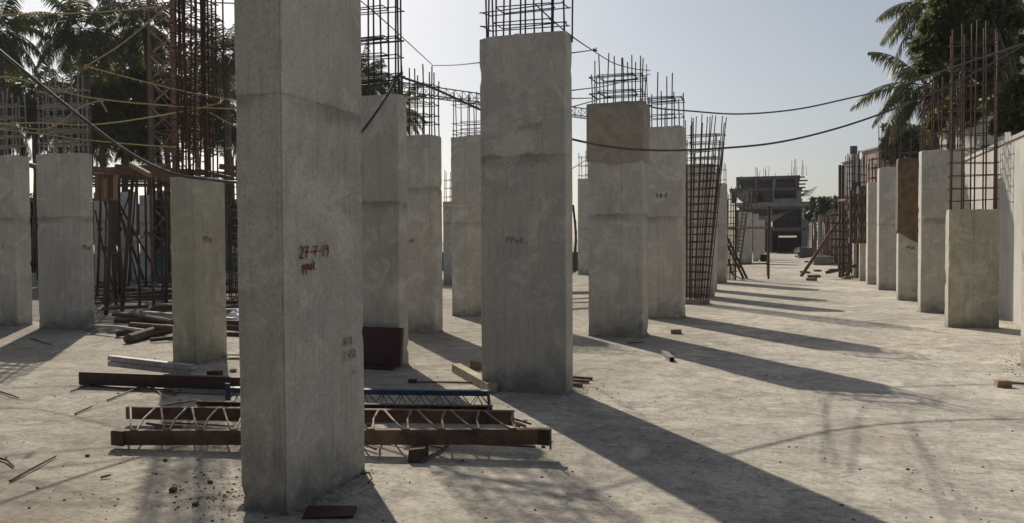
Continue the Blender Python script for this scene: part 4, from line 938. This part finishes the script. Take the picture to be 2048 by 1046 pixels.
house(306, 330, 384, 70, 'greyw', 'grey-blue house seen between the timber props')
house(445, 520, 412, 62, 'greyw', 'grey house behind the thin cage left of the foreground column')
t, c0, q, w, h = house(1703, 1722, 322, 95, 'greyw', 'slim grey tower block with a black water tank on its roof', 2.6)
MB().box(c0+Vector((-.2, 1.3, h+.5)), (.9, 1.2, .8), q).build('stair_head', 'greyw', t)
mb = MB(); z0 = h+.9; mb.tube([c0+Vector((-.2, 1.3, z0)), c0+Vector((-.2, 1.3, z0+1.0))], .42, 14); mb.build('water_tank', 'tank', t, False)
house(1758, 1830, 296, 62, 'pink', 'dull pink rendered house rising above the right-hand columns', 3)
house(1972, 2010, 205, 32, 'white', 'white house half hidden behind the big tree', 1.5)
house(2026, 2100, 60, 34, 'white', 'tall cream building at the right edge behind the tree', 6)
# ---------------------------------------------------------------- the unfinished building at the end of the lane
Yb = G(1572, 506).y
def X_(px, Y=Yb): return PY(px, 480, Y).x
def Z_(py, Y=Yb): return PY(1572, py, Y).z
t = thing('unfinished_building', 'bare concrete frame building closing the lane, dark passage through its ground floor', 'building', (X_(1572), Yb, 0))
xl, xr = X_(1462), X_(1617); dep = 34
def bb_(name, m, x0, x1, y0, y1, z0, z1): return MB().bbox((x0, y0, z0), (x1, y1, z1)).build(name, m, t)
zs = [Z_(462), Z_(455), Z_(413), Z_(404), Z_(380), Z_(374), Z_(357), Z_(350)]
bb_('floor_slab', 'bldg', X_(1538), xr, Yb, Yb+dep, zs[0], zs[1])
bb_('floor_slab', 'bldg_lt', X_(1474), xr+.2, Yb-.3, Yb+dep, zs[2], zs[3])
bb_('floor_slab', 'bldg', X_(1458), X_(1604), Yb+.4, Yb+dep, zs[4], zs[5])
bb_('roof_slab', 'bldg', X_(1471), X_(1600), Yb+.8, Yb+dep, zs[6], zs[7])
for (px0, px1, z0, z1, m) in ((1603, 1616, 0, zs[2], 'bldg_lt'), (1538, 1542, 0, zs[2], 'bldg'), (1480, 1486, 0, zs[2], 'bldg'), (1593, 1602, zs[3], zs[4], 'bldg_lt'), (1545, 1548, zs[3], zs[6], 'bldg_lt'), (1489, 1498, zs[3], zs[4], 'bldg_lt'), (1509, 1514, zs[5], zs[6], 'bldg'), (1472, 1479, zs[5], zs[6], 'bldg'), (1548, 1551, zs[5], zs[6], 'bldg_lt'), (1590, 1598, zs[5], zs[6], 'bldg_br')):
    bb_('pillar', m, X_(px0), X_(px1), Yb+.1, Yb+.7, z0, z1)
bb_('infill_wall', 'bldg_br', X_(1526), X_(1544), Yb+.5, Yb+.8, zs[3], zs[4]); bb_('infill_wall', 'bldg_br', X_(1500), X_(1506), Yb+.5, Yb+.8, zs[3], zs[4]); bb_('infill_wall', 'bldg_br', X_(1462), X_(1472), Yb+.5, Yb+.8, zs[3], zs[4])
bb_('infill_wall', 'bldg_br', X_(1552), X_(1588), Yb+1.5, Yb+1.8, zs[5], zs[6]-.1); bb_('infill_wall', 'bldg_br', X_(1515), X_(1545), Yb+1.1, Yb+1.4, zs[5], zs[6]); bb_('infill_wall', 'bldg_br', X_(1479), X_(1487), Yb+1.1, Yb+1.4, zs[5], zs[6])
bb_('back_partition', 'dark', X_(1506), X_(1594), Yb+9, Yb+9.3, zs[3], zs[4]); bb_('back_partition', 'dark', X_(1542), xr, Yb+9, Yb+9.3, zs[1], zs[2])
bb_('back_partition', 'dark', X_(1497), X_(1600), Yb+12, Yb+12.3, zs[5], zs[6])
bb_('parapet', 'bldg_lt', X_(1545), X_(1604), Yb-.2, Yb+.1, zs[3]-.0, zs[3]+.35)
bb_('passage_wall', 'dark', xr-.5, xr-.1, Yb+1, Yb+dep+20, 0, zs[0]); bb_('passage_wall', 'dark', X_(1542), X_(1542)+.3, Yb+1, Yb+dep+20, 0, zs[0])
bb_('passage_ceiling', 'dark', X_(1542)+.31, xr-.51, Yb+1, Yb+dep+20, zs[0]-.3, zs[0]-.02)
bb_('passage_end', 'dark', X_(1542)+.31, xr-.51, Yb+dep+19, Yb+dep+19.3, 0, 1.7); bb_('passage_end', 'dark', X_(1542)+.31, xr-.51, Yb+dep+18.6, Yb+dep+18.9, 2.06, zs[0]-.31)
bb_('side_wall', 'bldg', xl, X_(1538), Yb+8, Yb+8.3, 0, zs[2])
mb = MB(); ss = [P(1490, 428, 88), P(1520, 436, 88), P(1560, 432, 88), P(1592, 421, 88)]
n0 = 0
for i in range(13):
    k = i/12; a_ = Vector((X_(1482+110*k), Yb-.5, Z_(431+6*math.sin(k*3.1)-12*k))); b_ = Vector((X_(1500+75*k), Yb-.2, Z_(431+6*math.sin(k*3.1)-12*k+4+10*math.sin(k*3.14))))
    mb.v += [a_, b_]
for i in range(12): mb.f.append((i*2, i*2+1, i*2+3, i*2+2))
o = mb.build('dust_sheet', 'tarp', t); md = o.modifiers.new('s', 'SOLIDIFY'); md.thickness = .02
br = random.Random(2)
for (px, yt, w, n) in ((1513, 329, .25, 5), (1531, 326, .25, 5), (1551, 339, .02, 1), (1592, 318, .7, 9), (1579, 335, .5, 3), (1482, 345, .3, 3), (1603, 330, .6, 3)):
    mb = MB()
    for i in range(n):
        x = X_(px)+br.uniform(-w, w)/1; mb.tube([(x, Yb+1, zs[7]-.05), (x+br.uniform(-.08, .08), Yb+1, Z_(yt)+br.uniform(-.6, .1))], .028, 4)
    mb.build('starter_bars', 'bar', t)
for k in range(5):
    bb_('scaffold_board', 'wood_dk', X_(1598), X_(1598)+br.uniform(.5, 1.0), Yb+.3, Yb+1.2, Z_(355+k*7), Z_(355+k*7)+.1)
for k in range(6):
    a_ = Vector((X_(1600), Yb+1+k*.5, Z_(392-k*1)));
    MB().beam(a_, a_+Vector((1.0+.15*k, .2, .05+.16*k)), .5, .05).build('shade_board', ['bldg_lt', 'wood_pale', 'bldg_br'][k % 3], t)
mb = MB()
for k in range(7): mb.bbox((X_(1548+k*7), Yb-.1, zs[1]), (X_(1548+k*7)+.05, Yb-.05, zs[2]))
mb.bbox((X_(1544), Yb-.15, zs[1]+1.1), (X_(1602), Yb-.11, zs[1]+1.15)); mb.build('railing', 'bldg_br', t)
# ---------------------------------------------------------------- middle distance: scaffold, ladder, rubble, formwork
t = thing('pole_scaffold', 'plain pole frame standing across the lane left of centre', 'scaffold', G(1537, 558))
D = depth(G(1537, 558))
MB().tube([G(1537, 558), P(1538, 412, D)], .042, 6).build('upright', 'wood_dk', t); MB().tube([P(1440, 456, D+1), P(1547, 455, D)], .05, 6).build('crossbar', 'wood', t); MB().tube([P(1453, 529, D), P(1538, 527, D)], .03, 6).build('low_rail', 'wood_dk', t)
MB().tube([G(1535, 552), P(1533, 455, D+1)], .03, 5).build('upright', 'wood_dk', t)
for i, (x0, y0, x1, y1, l) in enumerate(((1452, 470, 1494, 557, 'right one of two dark raking struts by the scaffold frame'), (1455, 490, 1487, 557, 'left one of two dark raking struts by the scaffold frame'), (1457, 520, 1464, 548, 'short dark strut behind the pale narrow column'))):
    b_ = G(x1, y1); solo(MB().tube([b_, P(x0, y0, D)], .05, 6), 'raking_strut', 'wood_dk', l, 'strut', 'raking struts')
t = thing('ladder', 'wooden ladder leaning on the far sunlit column', 'ladder', G(1474, 530)); D = depth(G(1474, 535))
for dx in (-4, 5): MB().tube([P(1474+dx, 535, D), P(1489+dx, 422, D+2)], .045, 5).build('rail', 'wood_dk', t)
mb = MB()
for k in range(15): f = k/15; x = 1474+15*f; y = 532-110*f; mb.tube([P(x-4, y, D+2*f), P(x+5, y, D+2*f)], .03, 4)
mb.build('rung', 'wood_dk', t)
b_ = G(1602, 553); solo(MB().tube([b_, P(1698, 411, depth(b_)+1)], .07, 6), 'raking_strut', 'wood_or', 'long raking pole leaning from the lane up to the timber formwork', 'strut', 'raking struts')
def slabpile(x0, x1, y, n, label, m):
    a_, b_ = G(x0, y), G(x1, y)
    for i in range(n):
        solo(MB().box((a_+b_)/2+Vector((random.uniform(-.15, .15), 0, .12+.2*i)), ((b_-a_).length*random.uniform(.7, 1), 1, .19), Matrix.Rotation(YAW, 3, 'Z'), 1, .06), 'concrete_slab', m, ['lowest', 'second', 'third', 'top'][i]+label, 'slab', 'grey slabs stacked in the lane')
slabpile(1594, 1625, 516, 4, ' grey slab of the stack standing in the far lane', 'bldg')
brick(1644, 521, .1, 'bldg_lt', 'pale concrete block right of the far slab stack', (1.0, .8, .5), 'loose bricks and stones', 'block')
brick(1529, 516, .1, 'dark', 'dark box by the farthest pale column', (.5, .5, .45), 'loose bricks and stones', 'block')
b_ = G(1642, 522); solo(MB().tube([b_, P(1641, 430, depth(b_))], .14, 8), 'post', 'bldg_lt', 'pale upright post among the far red cages', 'post')
hr = random.Random(21)
for i in range(16):
    x = hr.uniform(1610, 1720); y = hr.uniform(535, 560) if i < 10 else hr.uniform(522, 534); a_ = G(x, y, .05)
    solo(MB().box(a_, (hr.uniform(.2, .6), hr.uniform(.1, .25), .09), Matrix.Rotation(hr.uniform(0, 3), 3, 'Z'), 1, .02), 'timber_offcut', ['wood_dk', 'wood', 'bldg'][i % 3], 'small offcut lying in the lane before the timber formwork', 'offcut', 'offcuts in the lane')
# formwork tower
t = thing('formwork_tower', 'weathered timber formwork boxes strapped round the tops of the stub columns', 'formwork', G(1712, 560))
D = depth(G(1712, 560))
for (x0, x1, y0, y1, dz, m) in ((1702, 1714, 388, 484, 0, 'wood_dk'), (1716, 1732, 372, 484, -.5, 'bldg')):
    a_ = P(x0, y1, D+dz); b_ = P(x1, y0, D+dz); MB().bbox((a_.x, a_.y, a_.z), (b_.x+.15, a_.y+.7, b_.z)).build('shutter', m, t)
for y in (390, 402, 425, 432, 452, 478, 483):
    a_, b_ = P(1698, y, D-.9), P(1734, y+1, D-.9); MB().beam(a_, b_, .1, .12).build('waler', 'wood', t)
for x in (1701, 1709, 1722, 1731): MB().beam(P(x, 486, D-1.05), P(x, 380, D-1.05), .08, .08).build('stud', 'wood_dk', t)
MB().beam(P(1684, 400, D), P(1720, 400, D), .6, .08).build('platform', 'wood', t); MB().beam(P(1655, 545, D+1), P(1715, 531, D), .25, .1).build('platform', 'wood_dk', t)
for i, (x, yb, yt, l) in enumerate(((1680, 555, 330, 'left one of two tall dark poles before the timber formwork'), (1686, 557, 331, 'right one of two tall dark poles before the timber formwork'), (1697, 552, 395, 'shorter pole touching the timber formwork'))):
    b_ = G(x, yb); t = thing('scaffold_pole', l, 'pole', b_, 'scaffold poles'); Dq = depth(b_)
    MB().tube([b_, P(x, yt, Dq)], .06, 6).build('pole', 'rust_dk', t)
    for k in range(4): y = yb-20-k*45; MB().tube([P(x, y, Dq), P(x, y-5, Dq)], .09, 6).build('coupler', 'rust_dk', t)
s = MB(); 
for k in range(7): y = 430+k*16; s.tube([P(1662, y, D+1), P(1700, y+1, D+.5)], .035, 5)
solo(s, 'scaffold_ledger', 'wood_dk', 'ledger rails tied across the far cages behind the two dark poles', 'scaffold')

# ---------------------------------------------------------------- unseen block added behind the viewpoint to shade the near column faces
t = thing('unfinished_building', 'unseen two storey concrete frame added behind the viewpoint to shade the column faces', 'building', (0, -20, 0))
for i in range(1, 3): MB().bbox((-40, -34, i*3.1-.05), (40, -7, i*3.1+.3)).build('floor_slab', 'bldg', t)
MB().bbox((-40, -34, .004), (40, -6.5, .03)).build('floor', 'bldg', t)
for i in range(14):
    for k in range(2): MB().bbox((-40+i*6, -7.6, k*3.1+(.302 if k else .031)), (-39.5+i*6, -7.1, k*3.1+3.048)).build('pillar', 'bldg', t)
MB().bbox((-40, -35, 0), (40, -34.02, 6.5)).build('back_wall', 'dark', t)
# ---------------------------------------------------------------- haze
hz = MB().bbox((-330, -55, -1), (330, 420, 60)).build('haze', 'dark')
hm = bpy.data.materials.new('haze_air'); hm.use_nodes = True; ht = hm.node_tree
ht.nodes.remove(ht.nodes['Principled BSDF']); pv = ht.nodes.new('ShaderNodeVolumePrincipled')
pv.inputs['Color'].default_value = (.93, .95, 1, 1); pv.inputs['Density'].default_value = .0003; pv.inputs['Anisotropy'].default_value = .35
ht.links.new(pv.outputs[0], ht.nodes['Material Output'].inputs['Volume']); hz.data.materials.clear(); hz.data.materials.append(hm); tag(hz, None, None, kind='stuff')
